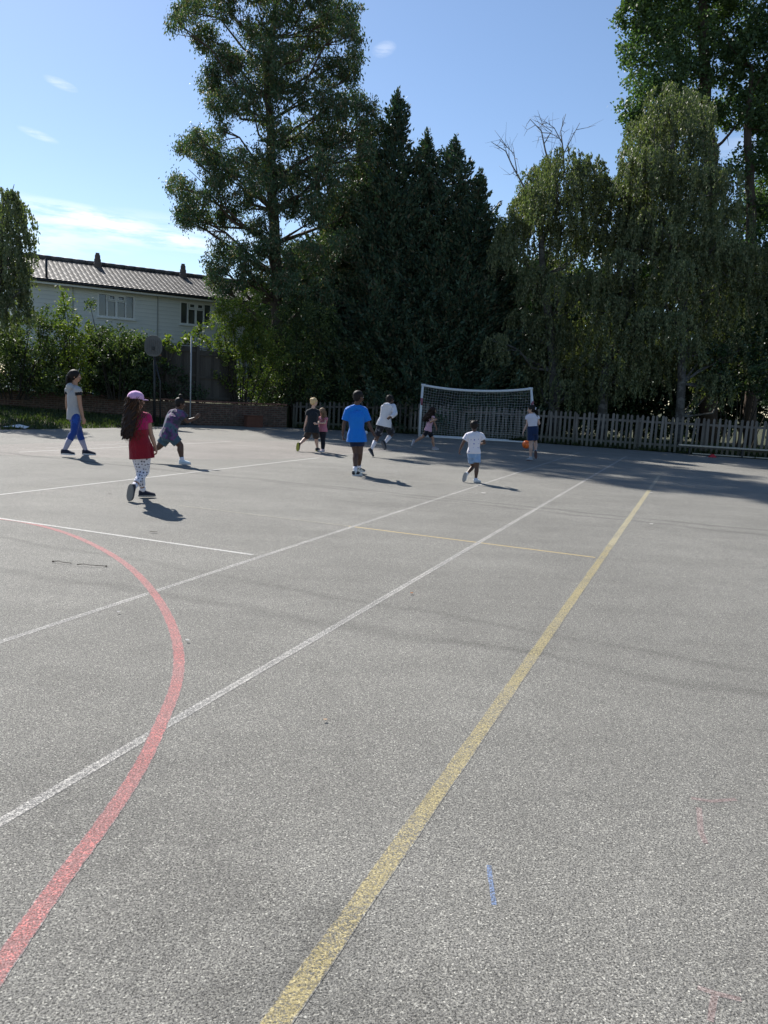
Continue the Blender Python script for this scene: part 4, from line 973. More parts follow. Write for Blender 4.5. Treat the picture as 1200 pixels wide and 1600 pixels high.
shrub('mid green bush under the tall evergreen trunk', [(430,500,28),(465,490,30),(440,535,28),(480,530,30),(450,570,28),(490,575,28),(425,595,24),(470,605,26),(505,500,30),(520,545,30),(415,600,20),(450,610,22),(500,605,22)], 30.4, LM['bush'], 92, .3, group=BG, twig=.19)
shrub('dark bush behind the low end of the brick wall', [(385,620,20),(415,625,18),(440,620,20),(360,615,18),(465,625,18),(335,612,14)], 30.8, LM['dark'], 93, .4, group=BG)
shrub('leafy green bush rising behind the picket fence and the boy in blue', [(540,590,24),(570,580,26),(600,595,26),(560,620,22),(590,630,24),(625,610,24),(640,635,20),(530,625,20),(615,650,18),(580,655,16),(650,600,20),(555,555,22)], 31.0, LM['bush'], 94, 0, group=BG, twig=.18)
shrub('dark bush behind the picket fence and the two children close together', [(470,640,16),(490,630,20),(515,640,18),(500,605,24),(530,655,14),(540,640,16)], 31.0, LM['dark'], 95, 0, group=BG)
shrub('dark laurel behind the goal net', [(665,610,26),(700,600,28),(740,605,28),(780,600,28),(690,640,24),(730,645,24),(770,640,24),(810,610,26),(820,640,22)], 32.0, LM['dark'], 96, 0, group=BG, L=.16, W=.09)
shrub('glossy dark holly at the right behind the bench', [(1150,560,30),(1185,540,30),(1205,580,34),(1130,600,26),(1175,600,28),(1215,620,28),(1120,560,24),(1160,520,26),(1200,500,30)], 29.0, LM['holly'], 97, 0, group=BG, L=.11, W=.08, name='holly', cat='tree', dens=13)
# backing belt of trees further off
rng = np.random.default_rng(99)
FG = 'dim trees of the belt behind the front row'
labs = ['dim laurel far behind the leftmost cypresses', 'dim laurel far behind the highest spire', 'dim laurel far behind the goal', 'dim laurel far behind the dead-topped birch', 'dim laurel far behind the leaning birch', 'dim laurel far behind the pale-trunked birch', 'dim laurel far behind the holly at the right', 'dim laurel beyond the right edge']
for i, px in enumerate((470, 580, 690, 800, 905, 1010, 1120, 1235)):
    lst = [(px+rng.uniform(-55, 55), y+rng.uniform(-14, 14), rng.uniform(38, 52)) for y in (400+rng.uniform(-10, 60), 450, 480, 510, 540, 565, 590, 610, 630, 640) for _ in (0, 1)]
    shrub(labs[i], lst, 38.5+rng.uniform(-.8, .8), LM['dark'], 110+i, 0, L=.28, W=.16, dens=10, sub=11, twig=.3, spread=1.2, group=FG, name='laurel', cat='tree')
# birch at the left edge
weeping('thin weeping birch at the left edge above the hedge', [(-8, 600, 25.5), (-6, 500, 25.5), (0, 400, 25.5), (5, 330, 25.5), (2, 292, 25.5)], [.13, .11, .08, .05, .02],
        [(8,305,20),(28,325,18),(10,345,26),(30,370,18),(12,400,26),(32,420,18),(20,450,24),(-20,330,30),(-25,400,34),(0,470,26),(-50,370,34),(-60,440,36),(35,455,12)], 25.5, 54, strand=(1.0, 2.2), z0=.6, group='weeping birch by the house', k_=.33, spread=.8)
# ---------------------------------------------------------------- people
def skin(name, col):
    def fn(n, bs, out):
        f = n.noise(n.obj(), 14, 3); setp(n, bs, col=n.mix(f, c4(tuple(c*.9 for c in col)), c4(tuple(min(1, c*1.08) for c in col))), rough=.5, spec=.4)
        bs.inputs['Subsurface Weight'].default_value = .08; bs.inputs['Subsurface Radius'].default_value = (.02, .008, .004)
    return material(name, fn)
def cloth(name, col, rough=.85, var=.10, pattern=None):
    def fn(n, bs, out):
        p = n.obj(); f = n.noise(p, 5, 4, .6); c = n.mix(f, c4(tuple(x*(1-var) for x in col)), c4(tuple(min(1, x*(1+var)) for x in col)))
        if pattern: c = pattern(n, p, c)
        fold = n.noise(n.map(p, (5, 5, 2.2)), 2.2, 3, .5); wv = n.noise(p, 260, 2)
        b1 = bump(n, fold, .045, .8); setp(n, bs, col=c, rough=rough, spec=.2, normal=bump(n, wv, .0008, .5, b1))
        bs.inputs['Sheen Weight'].default_value = .15
    return material(name, fn)
def pat_dots(scale, col, size, thr=None):
    def f(n, p, c):
        v = n.n('ShaderNodeTexVoronoi', {'Vector': p, 'Scale': scale, 'Randomness': .35}); m = n.ramp(v.outputs['Distance'], [(size, (1, 1, 1)), (size+.03, (0, 0, 0))])
        cc = c4(col) if col else v.outputs['Color']
        return n.mix(m, c, cc)
    return f
def pat_blotch(scale, cols, interp='CONSTANT'):
    def f(n, p, c): return n.ramp(n.noise(p, scale, 4, .6), cols, interp)
    return f
def hairm(name, col, hi):
    def fn(n, bs, out):
        p = n.obj(); f = n.noise(n.map(p, (60, 60, 9)), 1.6, 4, .7); setp(n, bs, col=n.mix(f, c4(col), c4(hi)), rough=.62, spec=.22, normal=bump(n, f, .004, .7))
    return material(name, fn)
EYEW = simple('eye_white', (.7, .68, .65), .3, .02); EYED = simple('eye_dark', (.02, .012, .01), .2, .02)
SOCKW = cloth('white_sock', (.66, .65, .72)); SOLEW = simple('white_rubber_sole', (.60, .60, .60), .6, .08, 20)

def solve(parent, px, py, L, sgn):
    d = Vector(ray(px, py)).normalized(); o = Vector((0, 0, CAM_H)); oc = o-parent
    b = d.dot(oc); c = oc.dot(oc)-L*L; disc = b*b-c
    t = -b+(sgn*math.sqrt(disc) if disc > 0 and sgn else 0)
    return o+d*t

def person(label, h, Y, J, face, skinm, hair, garments, kid=True, bf=1.0, group=None):
    """J: joint -> (px, py, away(+1)/towards(-1)/level(0)); face: azimuth in degrees the body faces (0 = away, 90 = right)"""
    HH = h*(.152 if kid else .132)
    g = lambda k: (J[k]+(0,))[:3]
    W = {}
    px, py, _ = g('pelvis'); W['pelvis'] = P(px, py, Y)
    def ch(k, par, L):
        x, y, s_ = g(k); W[k] = solve(W[par], x, y, L*h, s_)
    ch('neck', 'pelvis', .295); ch('head', 'neck', .108 if kid else .095)
    for s_ in 'LR':
        ch('sh'+s_, 'neck', .105*(.5+.5*bf)); ch('el'+s_, 'sh'+s_, .168); ch('wr'+s_, 'el'+s_, .135); ch('ha'+s_, 'wr'+s_, .06)
        ch('hip'+s_, 'pelvis', .058); ch('kn'+s_, 'hip'+s_, .235); ch('an'+s_, 'kn'+s_, .225)
    raised = {s_: g('toe'+s_)[2] for s_ in 'LR'}
    FT = {}
    for s_ in 'LR':
        x, y, md = (J['toe'+s_]+(0,))[:3]
        if md == 'flat':
            az_ = R(J['toe'+s_][3]) if len(J['toe'+s_]) > 3 else R(face)
            FT[s_] = (Vector((math.sin(az_), math.cos(az_), 0)), Vector((0, 0, 1)))
        else:
            toe = solve(W['an'+s_], x, y, .125*h, md); f_ = (toe-W['an'+s_]).normalized(); u_ = (W['kn'+s_]-W['an'+s_]); u_ = (u_-f_*u_.dot(f_)).normalized()
            a = f_; f_ = (a*math.cos(.28)+u_*math.sin(.28)).normalized(); u_ = (u_*math.cos(.28)-a*math.sin(.28)).normalized(); FT[s_] = (f_, u_)
    # stand the figure on the ground
    low = 1e9
    for s_ in 'LR':
        f_, u_ = FT[s_]; low = min(low, (W['an'+s_]-u_*.047*h).z-.004, (W['an'+s_]-u_*.047*h+f_*.12*h).z-.004)
    for k in W: W[k] = W[k]-Vector((0, 0, low))
    root = empty('person', (W['pelvis'].x, W['pelvis'].y, 0)); tag(root, label, 'person', group)
    fz = Vector((math.sin(R(face)), math.cos(R(face)), 0))
    spine = (W['neck']-W['pelvis']).normalized(); lat = (W['shR']-W['shL']); lath = Vector((fz.y, -fz.x, 0))
    lat = lath if lat.length < .02 else (lat.normalized()*.5+lath*.5).normalized()
    lat = (lat-spine*lat.dot(spine)).normalized(); fr = spine.cross(lat).normalized()*1.0
    if fr.dot(fz) < 0: fr = -fr
    hl = (W['hipR']-W['hipL']).normalized(); hl = (hl*.4+lath*.6).normalized()
    def ring(z, w_, d_, e=0, off=0):          # z in body heights above pelvis
        t = min(1, max(0, z/.3)); c = W['pelvis']+spine*z*h-fr*math.sin(t*math.pi)*.012*h+fr*off*h
        X = (hl*(1-t)+lat*t).normalized(); X = (X-spine*X.dot(spine)).normalized(); Yv = spine.cross(X)
        return (c, X, Yv, w_*h*bf+e, d_*h*(bf**1.15)+e)
    def torso(mb, e=0, z0=-.06, top=.30, flare=0.0):
        prof = [(-.065, .06, .05), (-.03, .083, .064), (.02, .086, .066), (.09, .074, .058), (.16, .085, .062), (.225, .094, .064), (.265, .086, .056), (.295, .05, .042)]
        rs = []
        zs = sorted(set([z0]+[p_[0] for p_ in prof if z0 < p_[0] <= top]))
        for z in zs:
            a = np.interp(z, [p_[0] for p_ in prof], [p_[1] for p_ in prof]); b = np.interp(z, [p_[0] for p_ in prof], [p_[2] for p_ in prof])
            if z < .0 and flare: a, b = max(a, .084), max(b, .064)
            fl = flare*max(0, (.12-z)/.3); rs.append(ring(z, a, b, e+fl*h))
        mb.loft(rs, 24)
    # ---- body
    mb = MB(); torso(mb)
    rarm = (.027*bf**.8*h, .0215*bf**.6*h, .0155*h); rleg = (.046*bf*h, .0335*bf**.7*h, .0355*bf**.8*h, .0205*h)
    upn = (W['head']-W['neck']).normalized(); hu = (upn*.55+Vector((0, 0, .45))).normalized(); hz = R(J.get('look', face)); hf = Vector((math.sin(hz), math.cos(hz), J.get('tilt', -.05))); hf = (hf-hu*hf.dot(hu)).normalized(); hr = hf.cross(hu).normalized()
    Hc = W['head']; ax = (hr, hf, hu)
    hp = lambda x, y, z: Hc+(hr*x+hf*y+hu*z)*HH
    mb.tube([W['neck']-spine*.02*h, W['neck'].lerp(Hc, .5), Hc-hu*.15*HH], [.036*h, .030*h, .029*h], 12)
    mb.ell(hp(0, -.03, .09), (.375*HH, .43*HH, .40*HH), ax, 18, 12); mb.ell(hp(0, .10, -.20), (.28*HH, .29*HH, .29*HH), ax, 16, 10); mb.ell(hp(0, .24, -.37), (.12*HH, .12*HH, .09*HH), ax)
    mb.tube([hp(0, .38, .04), hp(0, .455, -.12)], [.035*HH, .065*HH], 8, round_=True)
    for q in (-1, 1):
        mb.ell(hp(.375*q, -.02, -.05), (.04*HH, .08*HH, .115*HH), ax, 10, 7); mb.ell(hp(.17*q, .29, -.13), (.11*HH, .10*HH, .10*HH), ax, 10, 7)
    for s_ in 'LR':
        sgn = 1 if s_ == 'R' else -1
        sh, el_, wr, ha = (W[k+s_] for k in ('sh', 'el', 'wr', 'ha'))
        mb.tube([W['neck']-spine*.018*h, sh-spine*.012*h], [.034*h*bf, .034*h*bf], 12, round_=True)
        mb.tube([sh-spine*.008*h, sh.lerp(el_, .35), el_], [.034*h*bf**.7, rarm[0], rarm[1]], 12, round_=True)
        mb.tube([el_, el_.lerp(wr, .3), wr], [rarm[1], rarm[1]*1.04, rarm[2]], 12, round_=True)
        # hand: palm, four fingers, thumb
        hd_ = (ha-wr).normalized(); bend = (wr-el_).normalized(); side = hd_.cross(fr).normalized() if abs(hd_.dot(fr)) < .9 else lat
        pn = (W['pelvis']-wr); pn = (pn-hd_*pn.dot(hd_)); pn = pn.normalized() if pn.length > .01 else fr; wd_ = hd_.cross(pn).normalized()
        if wd_.dot(fr) < 0: wd_ = -wd_
        s0 = h/1.3; mb.loft([(wr+hd_*.0, wd_, pn, rarm[2], rarm[2]*.8), (wr+hd_*.02*s0, wd_, pn, .024*s0, .012*s0), (wr+hd_*.055*s0, wd_, pn, .031*s0, .011*s0), (wr+hd_*.068*s0, wd_, pn, .028*s0, .009*s0)], 14)
        for fi, (o_, ln) in enumerate(((.023, .050), (.008, .057), (-.008, .053), (-.022, .042))):
            b0_ = wr+hd_*.062*s0+wd_*o_*s0; cu = J.get('curl'+s_, .5)+.08*fi; m_ = b0_+(hd_*math.cos(cu*.6)+pn*math.sin(cu*.6))*ln*.5*s0; e_ = m_+(hd_*math.cos(cu*1.7)+pn*math.sin(cu*1.7))*ln*.5*s0
            mb.tube([b0_, m_, e_], [.0075*s0, .0070*s0, .0060*s0], 8, round_=True)
        t0 = wr+hd_*.022*s0+wd_*.020*s0; t1 = t0+(hd_*.7+wd_*.6+pn*.3).normalized()*.028*s0; mb.tube([t0, t1, t1+(hd_*.9+wd_*.2+pn*.4).normalized()*.022*s0], [.0095*s0, .0085*s0, .007*s0], 8, round_=True)
        hp_, kn, an = (W[k+s_] for k in ('hip', 'kn', 'an'))
        mb.tube([hp_+spine*.01*h, hp_.lerp(kn, .35), kn], [.05*bf*h, rleg[0], rleg[1]], 14, round_=True)
        cb_ = (kn-an).normalized(); calf_o = -(fz-cb_*fz.dot(cb_))*.008*h
        mb.tube([kn, kn.lerp(an, .3)+calf_o, kn.lerp(an, .65)+calf_o*.4, an], [rleg[1], rleg[2], rleg[2]*.72, rleg[3]], 14, round_=True)
        f_, u_ = FT[s_]; mb.tube([an-u_*.012*h, an-u_*.028*h+f_*.06*h, an-u_*.034*h+f_*.10*h], [.021*h, .018*h, .012*h], 10, round_=True)
    mb.blend('body', skinm, root, .0055 if Y < 16 else .0065, 4)
    # ---- face
    fc = MB()
    for q in (-1, 1):
        e_ = MB(); e_.ell(hp(.145*q, .375, .015), (.055*HH, .03*HH, .032*HH), ax, 10, 7); ew = e_.build('eye', EYEW, root, True)
        e_ = MB(); e_.ell(hp(.145*q, .395, .015), (.026*HH, .018*HH, .028*HH), ax, 10, 7); e_.build('iris', EYED, ew, True)
        e_ = MB(); e_.tube([hp(.06*q, .425, .115), hp(.15*q, .405, .14), hp(.23*q, .36, .115)], [.012*HH, .016*HH, .008*HH], 6); e_.build('eyebrow', hair['mat'], root, True)
    e_ = MB(); e_.ell(hp(0, .372, -.275), (.10*HH, .03*HH, .026*HH), ax, 10, 7); e_.build('mouth', simple('lips', (.30, .10, .08), .5, .05), root, True)
    # ---- hair
    rg = random.Random(int(label.__len__()*7)+int(Y*10)); hm = MB(); st = hair['style']; pf = hair.get('puff', 1.0)
    hm.ell(hp(0, .375-.445*pf, .13), (.415*HH*pf, .445*HH*pf, .405*HH*pf), ax, 20, 14); 
    if st != 'cap': hm.ell(hp(0, -.17, -.05), (.375*HH*pf, .30*HH*pf, .32*HH*pf), ax, 18, 12)
    if st in ('long', 'curly'):
        ln = hair['len']; nst = hair.get('n', 46); trail = Vector(hair.get('trail', (0, 0, 0))); wv = hair.get('wave', .02); spread = hair.get('spread', 1.0)
        for i in range(nst):
            a = rg.uniform(-1, 1)*R(hair.get('fan', 105)); rad_ = .36*HH
            p0 = Hc+(hr*math.sin(a)*.30-hf*math.cos(a)*.34)*HH+hu*rg.uniform(-.1, .30)*HH; od = (hr*math.sin(a)-hf*math.cos(a)).normalized()
            L = ln*rg.uniform(.75, 1.05); pts = [p0]; ph = rg.uniform(0, 6.28)
            for k in range(1, 8):
                t = k/7; p = p0+Vector((0, 0, -L*t))*1.0+od*(.10*HH*math.sin(min(1, t*2)*1.57))*spread+trail*t*t*1.0+hr*math.sin(t*9+ph)*wv+hf*math.cos(t*8+ph)*wv*.6+(-hf)*(.04*t*ln/.3)
                pts.append(p+Vector((rg.gauss(0, wv*.35), rg.gauss(0, wv*.35), 0)))
            r0_ = .020*hair.get('thick', 1); hm.tube(pts, [r0_*1.1, r0_*1.25, r0_*1.25, r0_*1.15, r0_*1.05, r0_*.9, r0_*.7, r0_*.35], 7)
        if st == 'long':
            hm.loft([(Hc-hf*.26*HH+hu*.1*HH, hr, hf, .34*HH, .2*HH), (Hc-hf*.28*HH-Vector((0, 0, ln*.3)), hr, hf, .32*HH, .16*HH), (Hc-hf*.32*HH-Vector((0, 0, ln*.6))+trail*.5, hr, hf, .22*HH, .10*HH), (Hc-hf*.34*HH-Vector((0, 0, ln*.8))+trail*.9, hr, hf, .10*HH, .05*HH)], 14)
    if st == 'pony':
        a0 = hp(*hair.get('anchor', (0, -.42, .12))); tr = Vector(hair.get('trail', (0, 0, 0))); ln = hair['len']
        tk = hair.get('thick', 1.0); hm.ell(a0, (.12*HH*tk,)*3)
        for i in range(14):
            ph = rg.uniform(0, 6.28); q = [a0]
            for k in range(1, 7):
                t = k/6; q.append(a0-hf*.16*HH*math.sin(min(1, t*1.6)*1.57)+Vector((0, 0, .04*HH*math.sin(t*3)-ln*t**1.1))+tr*t*t+Vector((math.cos(ph)*.013*(1.4-t)*tk*1.3, math.sin(ph)*.013*(1.4-t)*tk*1.3, 0)))
            hm.tube(q, [.014, .016, .016, .014, .012, .009, .004], 6)
    if st == 'bun': hm.ell(hp(*hair.get('anchor', (0, -.1, .62))), (.19*HH, .19*HH, .17*HH), ax); hm.tube([hp(0, -.08, .45), hp(0, -.1, .58)], [.1*HH, .12*HH], 10)
    if st == 'tufts':
        for q in (-1, 1): hm.ell(hp(.31*q, -.05, .45), (.12*HH, .12*HH, .11*HH), ax)
    if st == 'mop':
        for i in range(60):
            a = rg.uniform(0, 6.28); q = math.sqrt(rg.random())*.95; zz = math.sqrt(1-q*q); p0 = hp(math.cos(a)*q*.38, -.08+math.sin(a)*q*.42, .14+zz*.38)
            hm.tube([p0, p0+(hr*math.cos(a)*.10+hf*math.sin(a)*.10-hu*.10+Vector((rg.gauss(0, .3), rg.gauss(0, .3), .2))*.12)*HH], [.05*HH, .02*HH], 5)
        hm.tube([hp(-.1, -.25, .42), hp(-.2, -.34, .60)], [.08*HH, .03*HH], 6)
    if hair.get('curl'):
        for i in range(hair['curl']):
            a = rg.uniform(0, 6.28); q = rg.random(); zz = rg.uniform(-.35, 1); rr_ = math.sqrt(max(0, 1-zz*zz)); f0 = math.sin(a)*rr_
            if zz < .35 and f0 > .25: continue
            hm.ell(hp(math.cos(a)*rr_*.41*pf, -.08+f0*.44*pf, .12+zz*.40*pf), (.05*HH,)*3, ax, 6, 5)
    hob = hm.blend('hair', hair['mat'], root, .006, 2)
    if st in ('long', 'curly', 'pony'):      # loose strands that break the outline
        ls = MB(); ln = hair['len']; tr = Vector(hair.get('trail', (0, 0, 0))); a00 = hp(*hair.get('anchor', (0, -.42, .12))) if st == 'pony' else None
        for i in range(90 if st != 'pony' else 30):
            a = rg.uniform(-1, 1)*R(115); od = (hr*math.sin(a)-hf*math.cos(a)).normalized(); L = ln*rg.uniform(.7, 1.12); ph = rg.uniform(0, 6.28); wv = hair.get('wave', .012)*1.3
            p0 = (a00+od*.05*HH) if a00 else Hc+od*.40*HH+hu*rg.uniform(-.2, .3)*HH; q = []
            for k in range(8):
                t = k/7; q.append(p0+Vector((0, 0, -L*t))+od*(.06+.10*math.sin(min(1, t*2)*1.57))*HH*hair.get('spread', 1.0)+tr*t*t+hr*math.sin(t*11+ph)*wv+hf*math.cos(t*9+ph)*wv+Vector((rg.gauss(0, .006), rg.gauss(0, .006), 0)))
            ls.tube(q, [.0035]*6+[.0025, .001], 3, cap=False)
        ls.build('loose_strands', hair.get('mat2', hair['mat']), hob)
    # ---- garments
    for gm in garments:
        k, m_ = gm['k'], gm['m']; e = gm.get('e', .010)
        mb = MB()
        if k == 'top':
            torso(mb, e, gm.get('hem', -.06), gm.get('top', .30), gm.get('flare', .04))
            sl = gm.get('sleeve', .5)
            for s_ in 'LR':
                sh, el_, wr = (W[q+s_] for q in ('sh', 'el', 'wr'))
                if sl < 0: continue
                mb.tube([W['neck']-spine*.022*h, sh-spine*.014*h], [.034*h*bf+e, .034*h*bf+e], 12, round_=True)
                if sl <= 0: continue
                if sl <= 1: mb.tube([sh-spine*.01*h, sh.lerp(el_, sl)], [.036*h*bf**.7+e, .030*h*bf**.8+e*1.2+.006], 14)
                else:
                    mb.tube([sh-spine*.01*h, el_], [.036*h*bf**.7+e, .027*h+e], 14, round_=True); mb.tube([el_, el_.lerp(wr, sl-1)], [.027*h+e, .021*h+e], 14, round_=True)
            if gm.get('hood'):
                b_ = W['neck']-fr*.05*h; mb.ell(b_-spine*.01*h, (.075*h, .045*h, .05*h), (lat, fr, spine)); mb.ell(b_-spine*.05*h-fr*.012*h, (.055*h, .03*h, .045*h), (lat, fr, spine))
        elif k == 'bottom':
            mb.loft([ring(-.085, .072, .056, e), ring(-.03, .088, .068, e), ring(.02, .087, .066, e), ring(gm.get('waist', .055), .080, .062, e)], 24)
            ln = gm['len']; lo = gm.get('loose', .01)
            for s_ in 'LR':
                hp_, kn, an = (W[q+s_] for q in ('hip', 'kn', 'an'))
                if ln <= 1: mb.tube([hp_+spine*.012*h, hp_.lerp(kn, ln*.5), hp_.lerp(kn, ln)], [.051*bf*h+e, .046*bf*h+e+lo*.6, .042*bf*h+e+lo], 16)
                else:
                    cb_ = (kn-an).normalized(); co = -(fz-cb_*fz.dot(cb_))*.008*h; q = ln-1; le = gm.get('lo2', .004)
                    mb.tube([hp_+spine*.012*h, hp_.lerp(kn, .4), kn], [.051*bf*h+e, rleg[0]+e, rleg[1]+e], 16, round_=True)
                    pr = np.interp([q*.45, q], [0, .3, .65, 1], [rleg[1], rleg[2], rleg[2]*.74, rleg[3]]); mb.tube([kn, kn.lerp(an, q*.45)+co, kn.lerp(an, q)+co*.4], [rleg[1]+e, pr[0]+e+le*.5, pr[1]+e+le], 14)
        elif k == 'skirt':
            mb.loft([ring(gm['hem'], .094, .078, e+.012), ring(-.05, .092, .074, e+.006), ring(.02, .088, .068, e), ring(gm.get('waist', .08), .078, .062, e)], 26)
        elif k == 'sock':
            for s_ in 'LR':
                kn, an = W['kn'+s_], W['an'+s_]; cb_ = (kn-an).normalized(); co = -(fz-cb_*fz.dot(cb_))*.008*h; t = gm['t']; m2 = MB()
                tt = [1-t, 1-t*.5, 1.0]; rr_ = np.interp(tt, [0, .3, .65, 1], [rleg[1], rleg[2], rleg[2]*.74, rleg[3]])+.006; oo = np.interp(tt, [0, .3, .65, 1], [0, 1, .4, 0])
                m2.tube([kn.lerp(an, a)+co*o_ for a, o_ in zip(tt, oo)]+[an-(kn-an).normalized()*.02*h], list(rr_)+[rleg[3]+.006], 16); m2.build('sock', m_, root, True)
            continue
        elif k == 'shoe':
            for s_ in 'LR':
                f_, u_ = FT[s_]; sd = f_.cross(u_).normalized(); b_ = W['an'+s_]-u_*.047*h; m2 = MB(); S = h
                rs = []
                for y_, w_, zt in ((-.040, .014, .045), (-.034, .024, .056), (-.015, .028, .062), (.012, .029, .060), (.035, .030, .048), (.065, .033, .038), (.090, .031, .030), (.108, .021, .024), (.114, .010, .018)):
                    rs.append((b_+f_*y_*S+u_*(zt*S/2+.006), sd, u_, w_*S, zt*S/2))
                m2.loft(rs, 16); sh_ = m2.build('shoe', m_, root, True)
                m3 = MB(); n_ = 22; ol = []
                for i in range(n_):
                    a = 2*math.pi*i/n_; y_ = .037+.082*math.cos(a); w_ = (.031 if math.cos(a) > -.2 else .027)*math.sin(a)*(1-.12*(abs(math.cos(a)-.0) < .35))
                    ol.append(b_+f_*y_*S+sd*w_*S*1.06)
                th = .014*h; v0 = [q-u_*.004 for q in ol]; v1 = [q+u_*th for q in ol]
                m3.add(v0+v1, [tuple(range(n_)), tuple(range(n_, 2*n_))[::-1]]+[(i, i+n_, (i+1) % n_+n_, (i+1) % n_) for i in range(n_)])
                m3.build('sole', gm.get('sole', SOLEW), sh_)
            continue
        elif k == 'cap':
            up_ = (hu*.97-hf*.1).normalized(); q = ax
            mb.ell(hp(0, -.06, .19), (.455*HH, .49*HH, .40*HH), ax, 22, 14)
            o = mb.build('cap', m_, root, True)
            bm = bmesh.new(); bm.from_mesh(o.data); bmesh.ops.bisect_plane(bm, geom=bm.verts[:]+bm.edges[:]+bm.faces[:], plane_co=hp(0, 0, .10), plane_no=(hu+hf*.05).normalized(), clear_inner=True)
            bm.to_mesh(o.data); bm.free()
            sol = o.modifiers.new('thickness', 'SOLIDIFY'); sol.thickness = .004
            br = MB(); n_ = 9; A, B = [], []
            for i in range(n_):
                a = R(-62+124*i/(n_-1)); A.append(hp(math.sin(a)*.44, -.06+math.cos(a)*.46, .12)); B.append(hp(math.sin(a)*.42, -.06+math.cos(a)*.50+.30*math.cos(a*1.25), .06))
            fs_ = [(i, i+1, n_+i+1, n_+i) for i in range(n_-1)]
            br.add(A+B+[v-hu*.005 for v in A+B], fs_+[tuple(x+2*n_ for x in f)[::-1] for f in fs_]+[(n_+i, n_+i+1, 3*n_+i+1, 3*n_+i) for i in range(n_-1)]); br.build('peak', m_, o, True)
            bk = MB(); bk.ell(hp(0, -.545, .17), (.15*HH, .03*HH, .06*HH), ax, 12, 8); bk.build('strap_opening', hair['mat'], o, True)
            bt = MB(); bt.ell(hp(0, -.06, .595), (.03*HH, .03*HH, .015*HH), ax, 8, 6); bt.build('button', m_, o, True)
            continue
        elif k == 'tie':
            a0 = W['pelvis']+lat*(.085*h*bf+.015)+spine*.03*h; mb.tube([a0, a0+Vector((.02, 0, -.06)), a0+Vector((.035, -.01, -.17))], [.018, .02, .024], 8)
        elif k == 'scrunchie':
            a0 = hp(*hair.get('anchor', (0, -.42, .12))); mb.tube([a0+(hr*math.cos(t)+hu*math.sin(t))*.17*HH for t in [i*math.pi/5 for i in range(11)]], .07*HH, 7)
        mb.blend(gm['n'], m_, root, .0065, 3)
        if gm.get('cut'):       # slanted hem
            pass
    return root

BRN = skin('brown_skin', (.17, .085, .052)); DRK = skin('dark_brown_skin', (.085, .042, .028)); TAN = skin('tan_skin', (.36, .20, .13)); PAL = skin('fair_skin', (.52, .33, .25))
HB = hairm('black_hair', (.006, .005, .005), (.018, .014, .012)); HBR = hairm('dark_brown_hair', (.010, .006, .005), (.034, .018, .012)); HLB = hairm('light_brown_hair', (.11, .065, .038), (.28, .19, .12)); HBL = hairm('blond_hair', (.42, .27, .12), (.68, .52, .30))
NAVY = cloth('navy_shoe', (.018, .022, .040), .7)
SH_W = cloth('white_shoe', (.62, .64, .68), .6); SH_K = cloth('black_shoe', (.02, .02, .024), .6)

person('woman with dark ponytail in sleeveless grey hoodie and blue leggings walking right', 1.59, 14.32,
       dict(pelvis=(117.5, 648), neck=(116.5, 604, 0), head=(118, 588, 0), shR=(122, 608.5, -1), shL=(107, 608, 1), elR=(125.5, 634, -1), wrR=(129.5, 652, 0), haR=(131.5, 660, 0), elL=(104.5, 630, 1), wrL=(107.5, 648, 0), haL=(109.5, 657, 0),
            hipR=(119, 650, -1), hipL=(116, 650, 1), knR=(115.5, 676, -1), anR=(101, 703.5, 0), toeR=(117, 710, 'flat', 88), knL=(124.5, 676, 1), anL=(134, 704, 0), toeL=(150, 709, 'flat', 80), look=80), 72, TAN,
       dict(style='pony', mat=HB, len=.22, anchor=(0, -.46, .10), trail=(-.02, 0, 0), puff=1.12, thick=2.0),
       [dict(k='bottom', n='leggings', m=cloth('blue_legging', (.016, .060, .26), .6, pattern=pat_blotch(2.0, [(0, (.012, .045, .22)), (.56, (.018, .07, .30)), (.60, (.012, .018, .05))])), len=1.42, e=.006),
        dict(k='top', n='undershirt', m=cloth('black_tee', (.012, .012, .016)), sleeve=.36, hem=-.02, e=.008),
        dict(k='top', n='hoodie', m=cloth('grey_marl', (.36, .36, .37)), sleeve=0, hem=-.055, e=.018, flare=.035, hood=True),
        dict(k='sock', m=cloth('grey_sock', (.36, .34, .42)), t=.62), dict(k='shoe', m=NAVY)], kid=False)
